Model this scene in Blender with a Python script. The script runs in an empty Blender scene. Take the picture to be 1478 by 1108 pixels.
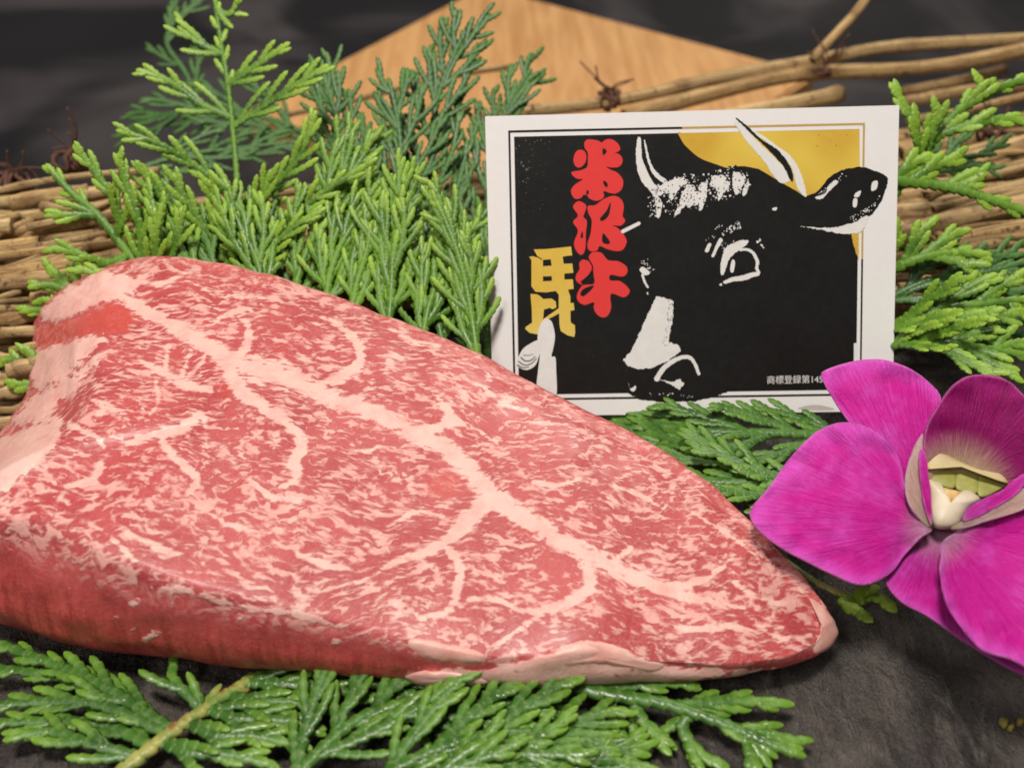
import bpy, bmesh, math, random
import numpy as np
from mathutils import Vector, Matrix, noise, geometry

random.seed(7)
RNG = np.random.default_rng(11)
SC = bpy.context.scene
COL = SC.collection

# ------------------------------------------------------------------ camera
PITCH = math.radians(36.0)
FPX, CXP, CYP = 1585.0, 739.0, 554.0          # focal length and centre in photograph pixels
CAM = np.array([0.0, -0.203, 0.166])
FWD = np.array([0.0, math.cos(PITCH), -math.sin(PITCH)])
UPV = np.array([0.0, math.sin(PITCH), math.cos(PITCH)])
RGT = np.array([1.0, 0.0, 0.0])
cam_data = bpy.data.cameras.new('camera')
cam = bpy.data.objects.new('camera', cam_data)
COL.objects.link(cam)
cam.location = CAM
cam.rotation_euler = (math.pi / 2 - PITCH, 0, 0)
cam_data.sensor_width = 36.0
cam_data.sensor_fit = 'HORIZONTAL'
cam_data.lens = 36.0 * FPX / 1478.0
cam_data.clip_start = 0.01
cam_data.clip_end = 20.0
cam_data.dof.use_dof = True
cam_data.dof.focus_distance = 0.228
cam_data.dof.aperture_fstop = 15.0
SC.camera = cam

# ------------------------------------------------------------------ world, lamps, exposure
world = bpy.data.worlds.new('World')
SC.world = world
world.use_nodes = True
wb = world.node_tree.nodes['Background']
wb.inputs['Color'].default_value = (1.0, 0.95, 0.9, 1)
wb.inputs['Strength'].default_value = 0.13

def area_lamp(name, loc, target, size, power, color):
    l = bpy.data.lights.new(name, 'AREA')
    l.shape = 'DISK'
    l.size = size
    l.energy = power
    l.color = color
    o = bpy.data.objects.new(name, l)
    COL.objects.link(o)
    o.location = loc
    d = Vector(target) - Vector(loc)
    o.rotation_euler = d.to_track_quat('-Z', 'Y').to_euler()
    return o

area_lamp('ceiling_or_fill_lamp', (-0.12, -0.26, 1.12), (0, 0, 0), 0.24, 13.0, (1.0, 0.94, 0.86))
area_lamp('ceiling_or_fill_lamp', (0.30, 0.80, 1.05), (0, 0, 0), 0.14, 6.0, (1.0, 0.92, 0.82))
area_lamp('ceiling_or_fill_lamp', (-0.55, -0.75, 1.0), (0, 0, 0), 0.30, 3.2, (1.0, 0.94, 0.88))  # fill lamp added at front left to brighten the steak's front side

SC.view_settings.view_transform = 'Standard'
SC.view_settings.look = 'None'
SC.view_settings.exposure = 0.0
SC.view_settings.gamma = 1.0
SC.view_settings.use_curve_mapping = False
SC.cycles.use_denoising = True
SC.cycles.max_bounces = 8

# ------------------------------------------------------------------ pixel helpers
def ray(px, py):
    return FWD + (px - CXP) / FPX * RGT - (py - CYP) / FPX * UPV

def P(px, py, z):
    """point at height z seen at a pixel of the photograph"""
    r = ray(px, py)
    return CAM + r * ((z - CAM[2]) / r[2])

def D(px, py, d):
    """point at view depth d seen at a pixel of the photograph"""
    return CAM + ray(px, py) * d

def project(V):
    q = np.asarray(V) - CAM
    d = q @ FWD
    return CXP + FPX * (q @ RGT) / d, CYP - FPX * (q @ UPV) / d, d

# ------------------------------------------------------------------ object helpers
def tag(o, label=None, cat=None, group=None, kind=None):
    if label: o['label'] = label
    if cat: o['category'] = cat
    if group: o['group'] = group
    if kind: o['kind'] = kind
    return o

def thing(name, loc, label, cat, group=None):
    e = bpy.data.objects.new(name, None)
    e.empty_display_size = 0.01
    COL.objects.link(e)
    e.location = loc
    return tag(e, label, cat, group)

def link_mesh(name, me, mat, parent=None, smooth=True):
    o = bpy.data.objects.new(name, me)
    if mat: me.materials.append(mat)
    if smooth and len(me.polygons):
        me.polygons.foreach_set('use_smooth', [True] * len(me.polygons))
    COL.objects.link(o)
    if parent:
        o.parent = parent
        base = Vector(parent.location)
        p = parent.parent
        while p:
            base += Vector(p.location)
            p = p.parent
        o.matrix_parent_inverse = Matrix.Identity(4)
        o.location = -base
    return o

def mesh_from(name, verts, faces, attrs=None):
    me = bpy.data.meshes.new(name)
    v = np.asarray(verts, dtype=np.float32)
    me.from_pydata(v.tolist() if len(v) < 1 else [tuple(x) for x in v.tolist()], [], faces)
    for k, a in (attrs or {}).items():
        at = me.attributes.new(k, 'FLOAT', 'POINT')
        at.data.foreach_set('value', np.asarray(a, dtype=np.float32))
    me.update()
    return me

def catmull(pts, n, closed=False):
    """resample control rows (K, ...) to n rows along a Catmull-Rom spline"""
    pts = np.asarray(pts, dtype=float)
    K = len(pts)
    t = np.linspace(0, K if closed else K - 1, n, endpoint=not closed)
    i = np.floor(t).astype(int)
    if not closed: i = np.minimum(i, K - 2)
    u = (t - i).reshape((-1,) + (1,) * (pts.ndim - 1))
    if closed:
        g = lambda k: pts[(i + k) % K]
    else:
        g = lambda k: pts[np.clip(i + k, 0, K - 1)]
    p0, p1, p2, p3 = g(-1), g(0), g(1), g(2)
    return 0.5 * (2 * p1 + (p2 - p0) * u + (2 * p0 - 5 * p1 + 4 * p2 - p3) * u ** 2 + (3 * p1 - p0 - 3 * p2 + p3) * u ** 3)

def nrm(v):
    v = np.asarray(v, float)
    return v / (np.linalg.norm(v) + 1e-12)

# ------------------------------------------------------------------ material helpers
class Nodes:
    def __init__(self, name):
        self.mat = bpy.data.materials.new(name)
        self.mat.use_nodes = True
        self.t = self.mat.node_tree
        self.t.nodes.clear()
        self.out = self.t.nodes.new('ShaderNodeOutputMaterial')
        self.bsdf = self.t.nodes.new('ShaderNodeBsdfPrincipled')
        self.t.links.new(self.bsdf.outputs[0], self.out.inputs[0])
    def put(self, sock, val):
        if isinstance(val, bpy.types.NodeSocket): self.t.links.new(val, sock)
        elif val is not None:
            if hasattr(sock.default_value, '__len__') and isinstance(val, (tuple, list)):
                n = len(sock.default_value)
                val = tuple(val) + (1.0,) * (n - len(val))
            sock.default_value = val
    def set(self, **kw):
        for k, v in kw.items(): self.put(self.bsdf.inputs[k.replace('_', ' ')], v)
    def attr(self, name):
        n = self.t.nodes.new('ShaderNodeAttribute'); n.attribute_name = name
        return n.outputs['Fac']
    def coord(self, kind='Object'):
        return self.t.nodes.new('ShaderNodeTexCoord').outputs[kind]
    def rnd(self):
        return self.t.nodes.new('ShaderNodeObjectInfo').outputs['Random']
    def mapping(self, vec, rot=(0, 0, 0), scale=(1, 1, 1), loc=(0, 0, 0)):
        n = self.t.nodes.new('ShaderNodeMapping')
        self.put(n.inputs['Vector'], vec); n.inputs['Rotation'].default_value = rot
        n.inputs['Scale'].default_value = scale; n.inputs['Location'].default_value = loc
        return n.outputs[0]
    def noise(self, vec, scale, detail=2.0, rough=0.5, dist=0.0, lac=2.0, out='Fac'):
        n = self.t.nodes.new('ShaderNodeTexNoise')
        if vec is not None: self.put(n.inputs['Vector'], vec)
        self.put(n.inputs['Scale'], scale); n.inputs['Detail'].default_value = detail
        n.inputs['Roughness'].default_value = rough; n.inputs['Distortion'].default_value = dist
        n.inputs['Lacunarity'].default_value = lac
        return n.outputs[out]
    def voronoi(self, vec, scale, feature='DISTANCE_TO_EDGE', rand=1.0):
        n = self.t.nodes.new('ShaderNodeTexVoronoi'); n.feature = feature
        self.put(n.inputs['Vector'], vec); n.inputs['Scale'].default_value = scale
        n.inputs['Randomness'].default_value = rand
        return n.outputs['Distance']
    def math(self, op, a, b=None, c=None, clamp=False):
        n = self.t.nodes.new('ShaderNodeMath'); n.operation = op; n.use_clamp = clamp
        for s, v in zip(n.inputs, (a, b, c)):
            if v is not None: self.put(s, v)
        return n.outputs[0]
    def vmath(self, op, a, b=None, scale=None):
        n = self.t.nodes.new('ShaderNodeVectorMath'); n.operation = op
        self.put(n.inputs[0], a)
        if b is not None: self.put(n.inputs[1], b)
        if scale is not None: self.put(n.inputs['Scale'], scale)
        return n.outputs[0]
    def ramp(self, fac, lo, hi, a=0.0, b=1.0, smooth=True):
        n = self.t.nodes.new('ShaderNodeMapRange')
        n.interpolation_type = 'SMOOTHSTEP' if smooth else 'LINEAR'
        self.put(n.inputs['Value'], fac); n.inputs['From Min'].default_value = lo; n.inputs['From Max'].default_value = hi
        n.inputs['To Min'].default_value = a; n.inputs['To Max'].default_value = b
        return n.outputs[0]
    def mix(self, fac, a, b, blend='MIX'):
        n = self.t.nodes.new('ShaderNodeMix'); n.data_type = 'RGBA'; n.blend_type = blend
        self.put(n.inputs[0], fac); self.put(n.inputs[6], a); self.put(n.inputs[7], b)
        return n.outputs[2]
    def bump(self, h, strength=0.3, dist=0.0005, normal=None):
        n = self.t.nodes.new('ShaderNodeBump')
        self.put(n.inputs['Height'], h); n.inputs['Strength'].default_value = strength
        n.inputs['Distance'].default_value = dist
        if normal is not None: self.put(n.inputs['Normal'], normal)
        return n.outputs[0]
    def combine(self, x, y, z=0.0):
        n = self.t.nodes.new('ShaderNodeCombineXYZ')
        for s, v in zip(n.inputs, (x, y, z)): self.put(s, v)
        return n.outputs[0]

MUSCLE = (0.52, 0.085, 0.088)
FAT = (0.80, 0.47, 0.395)

def mat_meat():
    m = Nodes('marbled_beef')
    co = m.coord()
    seam, side, redm = m.attr('seam'), m.attr('side'), m.attr('lean')
    th = math.radians(15)
    warp = m.noise(co, 32, 2, 0.5, out='Color')
    w2 = m.vmath('SUBTRACT', warp, (0.5, 0.5, 0.5))
    warpf = m.vmath('SUBTRACT', m.noise(co, 330, 2, 0.5, out='Color'), (0.5, 0.5, 0.5))
    cw = m.vmath('ADD', m.vmath('ADD', co, m.vmath('SCALE', w2, scale=0.014)), m.vmath('SCALE', warpf, scale=0.0016))
    base = m.mapping(cw, rot=(0, 0, th), scale=(0.44, 1.0, 0.6))
    base2 = m.mapping(cw, rot=(0, 0, th + 0.42), scale=(0.42, 1.0, 0.6), loc=(3.1, 1.7, 0))
    dens = m.math('MULTIPLY', m.math('SUBTRACT', m.noise(co, 110, 2, 0.5), 0.5), 0.09)
    nD = m.noise(m.mapping(cw, rot=(0, 0, th + 0.15), scale=(0.3, 1, 0.6), loc=(7, 4, 0)), 1250, 2.0, 0.6, 0.3)
    hair = m.math('MULTIPLY', m.math('SUBTRACT', nD, 0.5), 0.12)
    def web(vec, sc, k, det=2.0):
        n_ = m.math('ADD', m.noise(vec, sc, det, 0.5, 0.3), m.math('MULTIPLY', hair, 0.3))
        return m.math('MAXIMUM', m.math('SUBTRACT', 1.0, m.math('MULTIPLY', m.math('ABSOLUTE', m.math('SUBTRACT', n_, 0.5)), k)), 0.0)
    wC = m.math('MULTIPLY', web(m.mapping(cw, rot=(0, 0, th + 0.2), scale=(0.7, 1, 0.6), loc=(1, 4, 0)), 105, 11.0), m.ramp(m.noise(m.mapping(co, loc=(5, 2, 1)), 90, 2, 0.5), 0.38, 0.58))
    wD = m.math('MULTIPLY', web(m.mapping(cw, rot=(0, 0, th - 0.5), scale=(0.7, 1, 0.6), loc=(7, 3, 0)), 185, 9.0), m.ramp(m.noise(m.mapping(co, loc=(2, 9, 1)), 120, 2, 0.5), 0.42, 0.60))
    bias = m.math('ADD', m.math('MULTIPLY', m.math('MAXIMUM', wC, wD), 0.12), m.math('ADD', dens, hair))
    nA = m.math('ADD', m.noise(base, 830, 2.0, 0.5, 0.35), bias)
    nA2 = m.math('ADD', m.noise(base2, 960, 2.0, 0.5, 0.35), bias)
    nM = m.math('MAXIMUM', nA, m.math('SUBTRACT', nA2, 0.045))
    fine = m.ramp(nM, 0.522, 0.690)
    # less marbling right beside the big seams and on lean spots
    near = m.ramp(seam, -1.2, -0.1, 1.0, 0.7)
    fine = m.math('MULTIPLY', fine, m.math('MULTIPLY', near, m.math('SUBTRACT', 1.0, redm)))
    fine = m.math('MULTIPLY', fine, m.ramp(side, 0.02, 0.36, 0.92, 0.0))
    jit = m.math('MULTIPLY', m.math('SUBTRACT', nM, 0.57), 5.0)
    sm = m.ramp(m.math('ADD', seam, jit), -0.40, 0.75)
    fat = m.math('MAXIMUM', fine, sm)
    # lean colour
    tone = m.noise(co, 60, 3, 0.6)
    lean = m.mix(m.ramp(tone, 0.3, 0.7), (0.40, 0.046, 0.052), (0.50, 0.080, 0.081))
    lean = m.mix(m.math('MULTIPLY', redm, 0.6), lean, (0.56, 0.065, 0.045))
    fib = m.noise(m.mapping(co, rot=(0, math.radians(38), math.radians(-10)), scale=(1, 1, 0.16)), 520, 5, 0.65, 0.4)
    sidec = m.mix(m.ramp(fib, 0.32, 0.68), (0.32, 0.030, 0.026), (0.56, 0.085, 0.070))
    lean = m.mix(m.ramp(side, 0.10, 0.7), lean, sidec)
    fatc = m.mix(m.ramp(m.math('ADD', m.noise(co, 210, 3, 0.6), m.math('MULTIPLY', sm, 0.15)), 0.40, 0.75), (0.73, 0.365, 0.325), (0.79, 0.485, 0.425))
    col = m.mix(m.math('MULTIPLY', fat, 0.95), lean, fatc)
    rim = m.math('MULTIPLY', m.ramp(side, 0.004, 0.05), m.ramp(side, 0.10, 0.26, 1.0, 0.0))
    col = m.mix(m.math('MULTIPLY', rim, m.ramp(m.noise(co, 620, 4, 0.7), 0.40, 0.66, 0.0, 0.5)), col, (0.70, 0.27, 0.24))
    fuzz = m.noise(co, 1800, 3, 0.7)
    col = m.mix(m.ramp(fuzz, 0.45, 0.75, 0, 0.10), col, (0.86, 0.60, 0.52))
    h = m.math('ADD', m.math('MULTIPLY', fat, 0.6), m.math('ADD', m.math('MULTIPLY', fuzz, 0.35), m.math('MULTIPLY', m.noise(co, 700, 3, 0.6), 0.5)))
    m.set(Base_Color=col, Roughness=m.ramp(m.noise(co, 900, 2), 0.3, 0.7, 0.34, 0.56), Subsurface_Weight=0.16,
          Subsurface_Radius=(0.004, 0.0012, 0.0009), Subsurface_Scale=0.5, Specular_IOR_Level=0.45, Coat_Weight=0.16, Coat_Roughness=0.26,
          Normal=m.bump(h, 0.6, 0.0005))
    return m.mat

def mat_fat(name='beef_fat', a=(0.70, 0.33, 0.285), b=(0.77, 0.47, 0.40)):
    m = Nodes(name)
    co = m.coord()
    n = m.noise(co, 160, 4, 0.6)
    st = m.noise(m.mapping(co, scale=(0.3, 1, 1)), 700, 3, 0.6)
    m.set(Base_Color=m.mix(m.ramp(n, 0.35, 0.68), a, b), Roughness=0.42, Subsurface_Weight=0.2,
          Subsurface_Radius=(0.004, 0.002, 0.0015), Subsurface_Scale=0.5,
          Normal=m.bump(m.math('ADD', n, m.math('MULTIPLY', st, 0.4)), 0.4, 0.0004))
    return m.mat

def mat_leaf(name, dark, mid, bright, jw=0.14, r0=0.36):
    m = Nodes(name)
    co = m.coord()
    tip, joint = m.attr('tip'), m.attr('joint')
    n = m.noise(co, 160, 3, 0.6)
    c = m.mix(m.ramp(n, 0.3, 0.7), dark, mid)
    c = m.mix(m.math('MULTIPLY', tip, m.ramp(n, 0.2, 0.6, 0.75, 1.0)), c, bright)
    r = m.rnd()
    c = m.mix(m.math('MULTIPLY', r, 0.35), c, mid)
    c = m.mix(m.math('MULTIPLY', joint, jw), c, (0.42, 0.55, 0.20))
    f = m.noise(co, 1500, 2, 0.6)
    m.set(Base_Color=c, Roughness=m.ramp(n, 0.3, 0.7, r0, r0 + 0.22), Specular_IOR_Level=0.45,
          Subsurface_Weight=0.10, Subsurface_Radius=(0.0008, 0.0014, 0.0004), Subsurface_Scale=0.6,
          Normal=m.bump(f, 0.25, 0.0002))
    return m.mat

def mat_stem():
    m = Nodes('green_stem')
    co = m.coord()
    n = m.noise(co, 140, 4, 0.65)
    c = m.mix(m.ramp(n, 0.35, 0.6), (0.10, 0.21, 0.03), (0.36, 0.34, 0.09))
    c = m.mix(m.ramp(m.noise(co, 330, 3), 0.55, 0.72), c, (0.28, 0.11, 0.03))
    m.set(Base_Color=c, Roughness=0.42, Normal=m.bump(n, 0.3, 0.0005))
    return m.mat

def mat_straw():
    m = Nodes('dry_straw')
    al, ar = m.attr('along'), m.attr('around')
    rn = m.rnd()
    v = m.combine(m.math('MULTIPLY', al, 3.0), m.math('MULTIPLY', ar, 3.2), m.math('MULTIPLY', rn, 40.0))
    n = m.noise(v, 3.0, 4, 0.65)
    v2 = m.combine(m.math('MULTIPLY', al, 50.0), ar, m.math('MULTIPLY', rn, 77.0))
    n2 = m.noise(v2, 1.2, 3, 0.6)
    c = m.mix(m.ramp(n, 0.3, 0.7), (0.28, 0.145, 0.050), (0.68, 0.46, 0.20))
    c = m.mix(m.ramp(rn, 0.0, 1.0, 0.0, 0.55), c, (0.72, 0.53, 0.27))
    c = m.mix(m.ramp(n2, 0.56, 0.72), c, (0.15, 0.07, 0.028))
    nod = m.attr('node')
    c = m.mix(m.math('MULTIPLY', nod, 0.6), c, (0.17, 0.08, 0.03))
    m.set(Base_Color=c, Roughness=0.5, Specular_IOR_Level=0.35, Normal=m.bump(m.math('ADD', n, m.math('MULTIPLY', n2, 0.6)), 0.9, 0.0010))
    return m.mat

def mat_cord():
    m = Nodes('brown_cord')
    n = m.noise(m.coord(), 500, 3, 0.6)
    m.set(Base_Color=m.mix(n, (0.035, 0.014, 0.009), (0.17, 0.07, 0.04)), Roughness=0.8)
    return m.mat

def mat_slate():
    m = Nodes('dark_slate')
    co = m.coord()
    n = m.noise(m.mapping(co, rot=(0, 0, 0.9), scale=(1, 0.45, 1)), 55, 6, 0.65, 0.5)
    g = m.noise(co, 1400, 4, 0.7)
    k = m.noise(m.mapping(co, rot=(0, 0, 0.9), scale=(1, 0.3, 1)), 260, 5, 0.7, 0.6)
    c = m.mix(m.ramp(n, 0.35, 0.68), (0.028, 0.0245, 0.0225), (0.150, 0.130, 0.116))
    c = m.mix(m.ramp(k, 0.5, 0.75), c, (0.19, 0.165, 0.14))
    c = m.mix(m.ramp(m.noise(co, 30, 3), 0.6, 0.75, 0, 0.5), c, (0.05, 0.035, 0.045))
    h = m.math('ADD', m.math('MULTIPLY', k, 1.0), m.math('ADD', m.math('MULTIPLY', g, 0.25), m.math('MULTIPLY', m.noise(m.mapping(co, rot=(0, 0, 0.5), scale=(1, 0.6, 1)), 620, 4, 0.7), 0.7)))
    m.set(Base_Color=c, Roughness=m.ramp(g, 0.3, 0.7, 0.16, 0.44), Specular_IOR_Level=0.75, Normal=m.bump(h, 1.0, 0.0034))
    return m.mat

def mat_table():
    m = Nodes('dark_table_top')
    co = m.coord()
    n = m.noise(m.mapping(co, rot=(0, 0, 0.6), scale=(1.0, 1.0, 1)), 7.5, 3, 0.5, 0.8)
    n2 = m.noise(co, 3.0, 2, 0.5)
    c = m.mix(m.ramp(n, 0.46, 0.66), (0.0045, 0.0042, 0.0055), (0.048, 0.042, 0.044))
    c = m.mix(m.ramp(n2, 0.5, 0.7, 0, 0.5), c, (0.035, 0.031, 0.033))
    m.set(Base_Color=c, Roughness=0.42, Specular_IOR_Level=0.25, Normal=m.bump(m.noise(co, 300, 3), 0.08, 0.0004))
    return m.mat

def mat_wood():
    m = Nodes('light_wood')
    co = m.coord()
    v = m.mapping(co, rot=(0, 0, math.radians(-28)), scale=(1.0, 0.07, 1))
    n = m.noise(v, 210, 4, 0.6, 0.3)
    n2 = m.noise(m.mapping(co, rot=(0, 0, math.radians(-28)), scale=(1, 0.12, 1)), 45, 3, 0.5)
    c = m.mix(m.ramp(n, 0.3, 0.7), (0.44, 0.21, 0.068), (0.60, 0.33, 0.13))
    c = m.mix(m.ramp(n2, 0.4, 0.7, 0, 0.5), c, (0.63, 0.34, 0.125))
    m.set(Base_Color=c, Roughness=0.5, Normal=m.bump(n, 0.15, 0.0004))
    return m.mat

def mat_print(name, col, rough=0.30, var=0.06, grad=None):
    m = Nodes(name)
    co = m.coord()
    n = m.noise(co, 500, 4, 0.65)
    c2 = tuple(min(1, x * (1 + var) + var * 0.04) for x in col)
    c = m.mix(m.ramp(n, 0.35, 0.7), col, c2)
    if grad is not None:
        c = m.mix(m.ramp(m.noise(co, 38, 2), 0.35, 0.65), c, grad)
    m.set(Base_Color=c, Roughness=m.ramp(m.noise(co, 90, 3), 0.3, 0.7, rough, rough + 0.04), Specular_IOR_Level=0.4)
    return m.mat

def mat_petal(name, main, light, pale, deep, p0=0.02, p1=0.22):
    m = Nodes(name)
    co = m.coord()
    rad, ang, edge = m.attr('rad'), m.attr('ang'), m.attr('edge')
    v = m.combine(m.math('MULTIPLY', ang, 20.0), m.math('MULTIPLY', rad, 2.2), 0.0)
    vein = m.noise(v, 2.6, 5, 0.65, 0.5)
    blotch = m.noise(co, 110, 5, 0.62)
    c = m.mix(m.ramp(blotch, 0.42, 0.80), main, light)
    c = m.mix(m.ramp(vein, 0.50, 0.68, 0, 0.5), c, deep)
    c = m.mix(m.ramp(edge, 0.0, 0.22, 0.75, 0.0), c, light)
    c = m.mix(m.ramp(edge, 0.0, 0.03, 0.3, 0.0), c, (0.60, 0.26, 0.50))
    c = m.mix(m.ramp(m.math('ADD', rad, m.math('MULTIPLY', m.math('SUBTRACT', vein, 0.5), 0.30)), p0, p1, 0.92, 0.0), c, pale)
    fine = m.noise(co, 1600, 3, 0.65)
    c = m.mix(m.ramp(fine, 0.5, 0.75, 0, 0.16), c, light)
    h = m.math('ADD', m.math('MULTIPLY', vein, 1.0), m.math('MULTIPLY', fine, 0.3))
    m.set(Base_Color=c, Roughness=0.5, Specular_IOR_Level=0.25, Subsurface_Weight=0.12,
          Subsurface_Radius=(0.002, 0.0006, 0.0016), Subsurface_Scale=0.5,
          Normal=m.bump(h, 0.9, 0.0007))
    return m.mat

def mat_plain(name, a, b, rough=0.45, scale=300, sss=0.0):
    m = Nodes(name)
    n = m.noise(m.coord(), scale, 3, 0.6)
    m.set(Base_Color=m.mix(m.ramp(n, 0.35, 0.68), a, b), Roughness=rough, Subsurface_Weight=sss,
          Subsurface_Radius=(0.002, 0.0015, 0.001), Subsurface_Scale=0.5, Normal=m.bump(n, 0.2, 0.0003))
    return m.mat

M = dict(
    meat=mat_meat(), fat=mat_fat(), slate=mat_slate(), table=mat_table(), wood=mat_wood(), straw=mat_straw(), cord=mat_cord(),
    stem=mat_stem(),
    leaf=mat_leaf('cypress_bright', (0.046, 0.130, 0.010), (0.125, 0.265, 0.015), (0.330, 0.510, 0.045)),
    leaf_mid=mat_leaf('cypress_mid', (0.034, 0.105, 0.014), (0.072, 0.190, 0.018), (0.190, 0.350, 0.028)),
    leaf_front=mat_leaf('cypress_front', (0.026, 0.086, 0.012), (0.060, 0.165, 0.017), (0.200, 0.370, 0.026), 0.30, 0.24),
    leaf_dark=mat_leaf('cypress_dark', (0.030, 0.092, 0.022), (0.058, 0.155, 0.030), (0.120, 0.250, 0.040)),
    white=mat_print('card_white', (0.80, 0.785, 0.775), var=0.02),
    ink=mat_print('ink_black', (0.0085, 0.008, 0.0075), 0.34),
    paper=mat_print('print_white', (0.74, 0.725, 0.705)),
    red=mat_print('print_red', (0.74, 0.050, 0.048), var=0.03),
    gold=mat_print('print_gold', (0.60, 0.37, 0.045), grad=(0.74, 0.54, 0.085)),
    yellow=mat_print('print_yellow', (0.68, 0.46, 0.07), grad=(0.76, 0.60, 0.16)),
    gline=mat_print('print_gold_line', (0.50, 0.33, 0.09)),
    grey=mat_print('print_grey', (0.12, 0.12, 0.115)),
)

# ------------------------------------------------------------------ the setting: table, slate board, wooden board
def fbm(x, y, s, oct=4, seed=0.0):
    return noise.fractal(Vector((x * s + seed, y * s - seed, seed * 0.7)), 0.9, 2.1, oct)

def grid_mesh(name, x0, x1, y0, y1, nx, ny, zf):
    xs, ys = np.linspace(x0, x1, nx), np.linspace(y0, y1, ny)
    verts = [(x, y, zf(x, y)) for y in ys for x in xs]
    faces = [(j * nx + i, j * nx + i + 1, (j + 1) * nx + i + 1, (j + 1) * nx + i) for j in range(ny - 1) for i in range(nx - 1)]
    return verts, faces

TABLE_Z = -0.010
v, f = grid_mesh('table', -1.6, 1.6, -0.6, 2.4, 40, 40, lambda x, y: TABLE_Z)
tag(link_mesh('table', mesh_from('table', v, f), M['table']), kind='structure')

def slate_z(x, y):
    c, s = math.cos(0.9), math.sin(0.9)
    a, b = x * c + y * s, -x * s + y * c
    z = 0.00065 * noise.fractal(Vector((a * 150, b * 70, 0)), 0.7, 2.2, 5)
    z += 0.0007 * noise.noise(Vector((a * 45, b * 18, 3)))
    return z - 0.0006

NX, NY = 400, 240
v, f = grid_mesh('slate', -0.175, 0.20, -0.130, 0.095, NX, NY, slate_z)
top_n = len(v)
# ragged hewn rim down to the table
rim = [i for i in range(NX)] + [j * NX + NX - 1 for j in range(1, NY)] + [(NY - 1) * NX + i for i in range(NX - 2, -1, -1)] + [j * NX for j in range(NY - 2, 0, -1)]
low = []
for r in rim:
    x, y, z = v[r]
    k = 1.0 + 0.02 * noise.noise(Vector((x * 90, y * 90, 7)))
    low.append(len(v)); v.append((x * 1.012 * k, (y + 0.018) * 1.015 * k - 0.018, TABLE_Z + 0.0004))
for i in range(len(rim)):
    j = (i + 1) % len(rim)
    f.append((rim[i], low[i], low[j], rim[j]))
f.append(tuple(reversed(low)))
slate = link_mesh('slate_board', mesh_from('slate_board', v, f), M['slate'])
tag(slate, 'rough dark grey slate board under the raw steak', 'serving board')

# wooden board lying on the table far behind
bz = TABLE_Z + 0.010
c0 = P(697, -20, bz); cl = P(500, 90, bz); cr = P(1110, 95, bz)
dl, dr = nrm(cl - c0), nrm(cr - c0)
bis = nrm(dl + dr); perp = np.array([-bis[1], bis[0], 0])
half = math.acos(np.clip(dl @ dr, -1, 1)) / 2
print('board angle', math.degrees(half * 2)); half = 0.8 * half + 0.2 * math.pi / 4
sg = 1 if perp @ dl > 0 else -1
dl = bis * math.cos(half) + sg * perp * math.sin(half); dr = bis * math.cos(half) - sg * perp * math.sin(half)
bm = bmesh.new()
LB = 0.19
q = [c0, c0 + dl * LB, c0 + (dl + dr) * LB * 0.86, c0 + dr * LB]
lo = [bm.verts.new((p[0], p[1], TABLE_Z + 0.0003)) for p in q]
hi = [bm.verts.new((p[0], p[1], bz)) for p in q]
bm.faces.new(hi); bm.faces.new(list(reversed(lo)))
for i in range(4): bm.faces.new((lo[i], lo[(i + 1) % 4], hi[(i + 1) % 4], hi[i]))
bmesh.ops.recalc_face_normals(bm, faces=bm.faces)
bmesh.ops.bevel(bm, geom=bm.edges[:], offset=0.0012, segments=2, affect='EDGES')
me = bpy.data.meshes.new('wooden_board'); bm.to_mesh(me); bm.free()
tag(link_mesh('wooden_board', me, M['wood'], smooth=False), 'plain light brown wooden board lying on the dark table', 'wooden board')

# ------------------------------------------------------------------ the steak
# stations round the slab: rows of (bottom, low, outer, top) points
def W(p): return P(p[0], p[1], p[2])
front = [  # bottom px, py, z ; top edge px, py, z
    ((-95, 850, .004), (-50, 756, .0295)), ((-20, 906, .004), (35, 752, .0310)), ((70, 931, .004), (115, 788, .0300)),
    ((150, 947, .004), (195, 824, .0280)), ((250, 959, .004), (285, 853, .0250)), ((350, 970, .004), (370, 872, .0225)),
    ((450, 978, .004), (450, 890, .0205)), ((560, 985, .004), (540, 914, .0175)), ((660, 990, .004), (640, 942, .0150)),
    ((760, 991, .004), (740, 950, .0137)), ((860, 987, .004), (850, 936, .0145)), ((960, 981, .004), (950, 955, .0110)),
    ((1050, 974, .005), (1050, 957, .0105)), ((1130, 963, .006), (1130, 947, .0102)), ((1180, 945, .006), (1174, 928, .0100)),
    ((1206, 915, .006), (1197, 897, .0102))]
back = [(1182, 862, .0125), (1142, 812, .0145), (1100, 768, .0162), (1060, 728, .018), (1000, 679, .020), (930, 635, .022), (860, 599, .024),
        (780, 559, .026), (710, 521, .028), (640, 489, .030), (560, 457, .032), (480, 431, .034), (370, 395, .036), (290, 378, .037),
        (220, 374, .037), (155, 389, .035)]
left = [((98, 414, .031), (158, 434, .0360)), ((60, 441, .026), (150, 464, .0358)), ((47, 490, .021), (142, 497, .0352)),
        ((43, 540, .017), (135, 542, .0347)), ((22, 596, .013), (108, 602, .0342)), ((-12, 640, .010), (62, 646, .0332)),
        ((-62, 722, .006), (-14, 690, .0315))]
cen = P(520, 690, 0.02)
rows = []
for b, t in front:
    B, T = W(b), W(t)
    out = nrm(np.array([B[0] - cen[0], (B[1] - cen[1]) * 2.2, 0]))
    O = 0.45 * B + 0.55 * T + out * 0.0022 * min(1, (T[2] - B[2]) / 0.015)
    L = B * 0.8 + T * 0.2 + out * 0.0016 * min(1, (T[2] - B[2]) / 0.015)
    B = B - out * 0.002
    rows.append([B, L, O, T])
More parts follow.
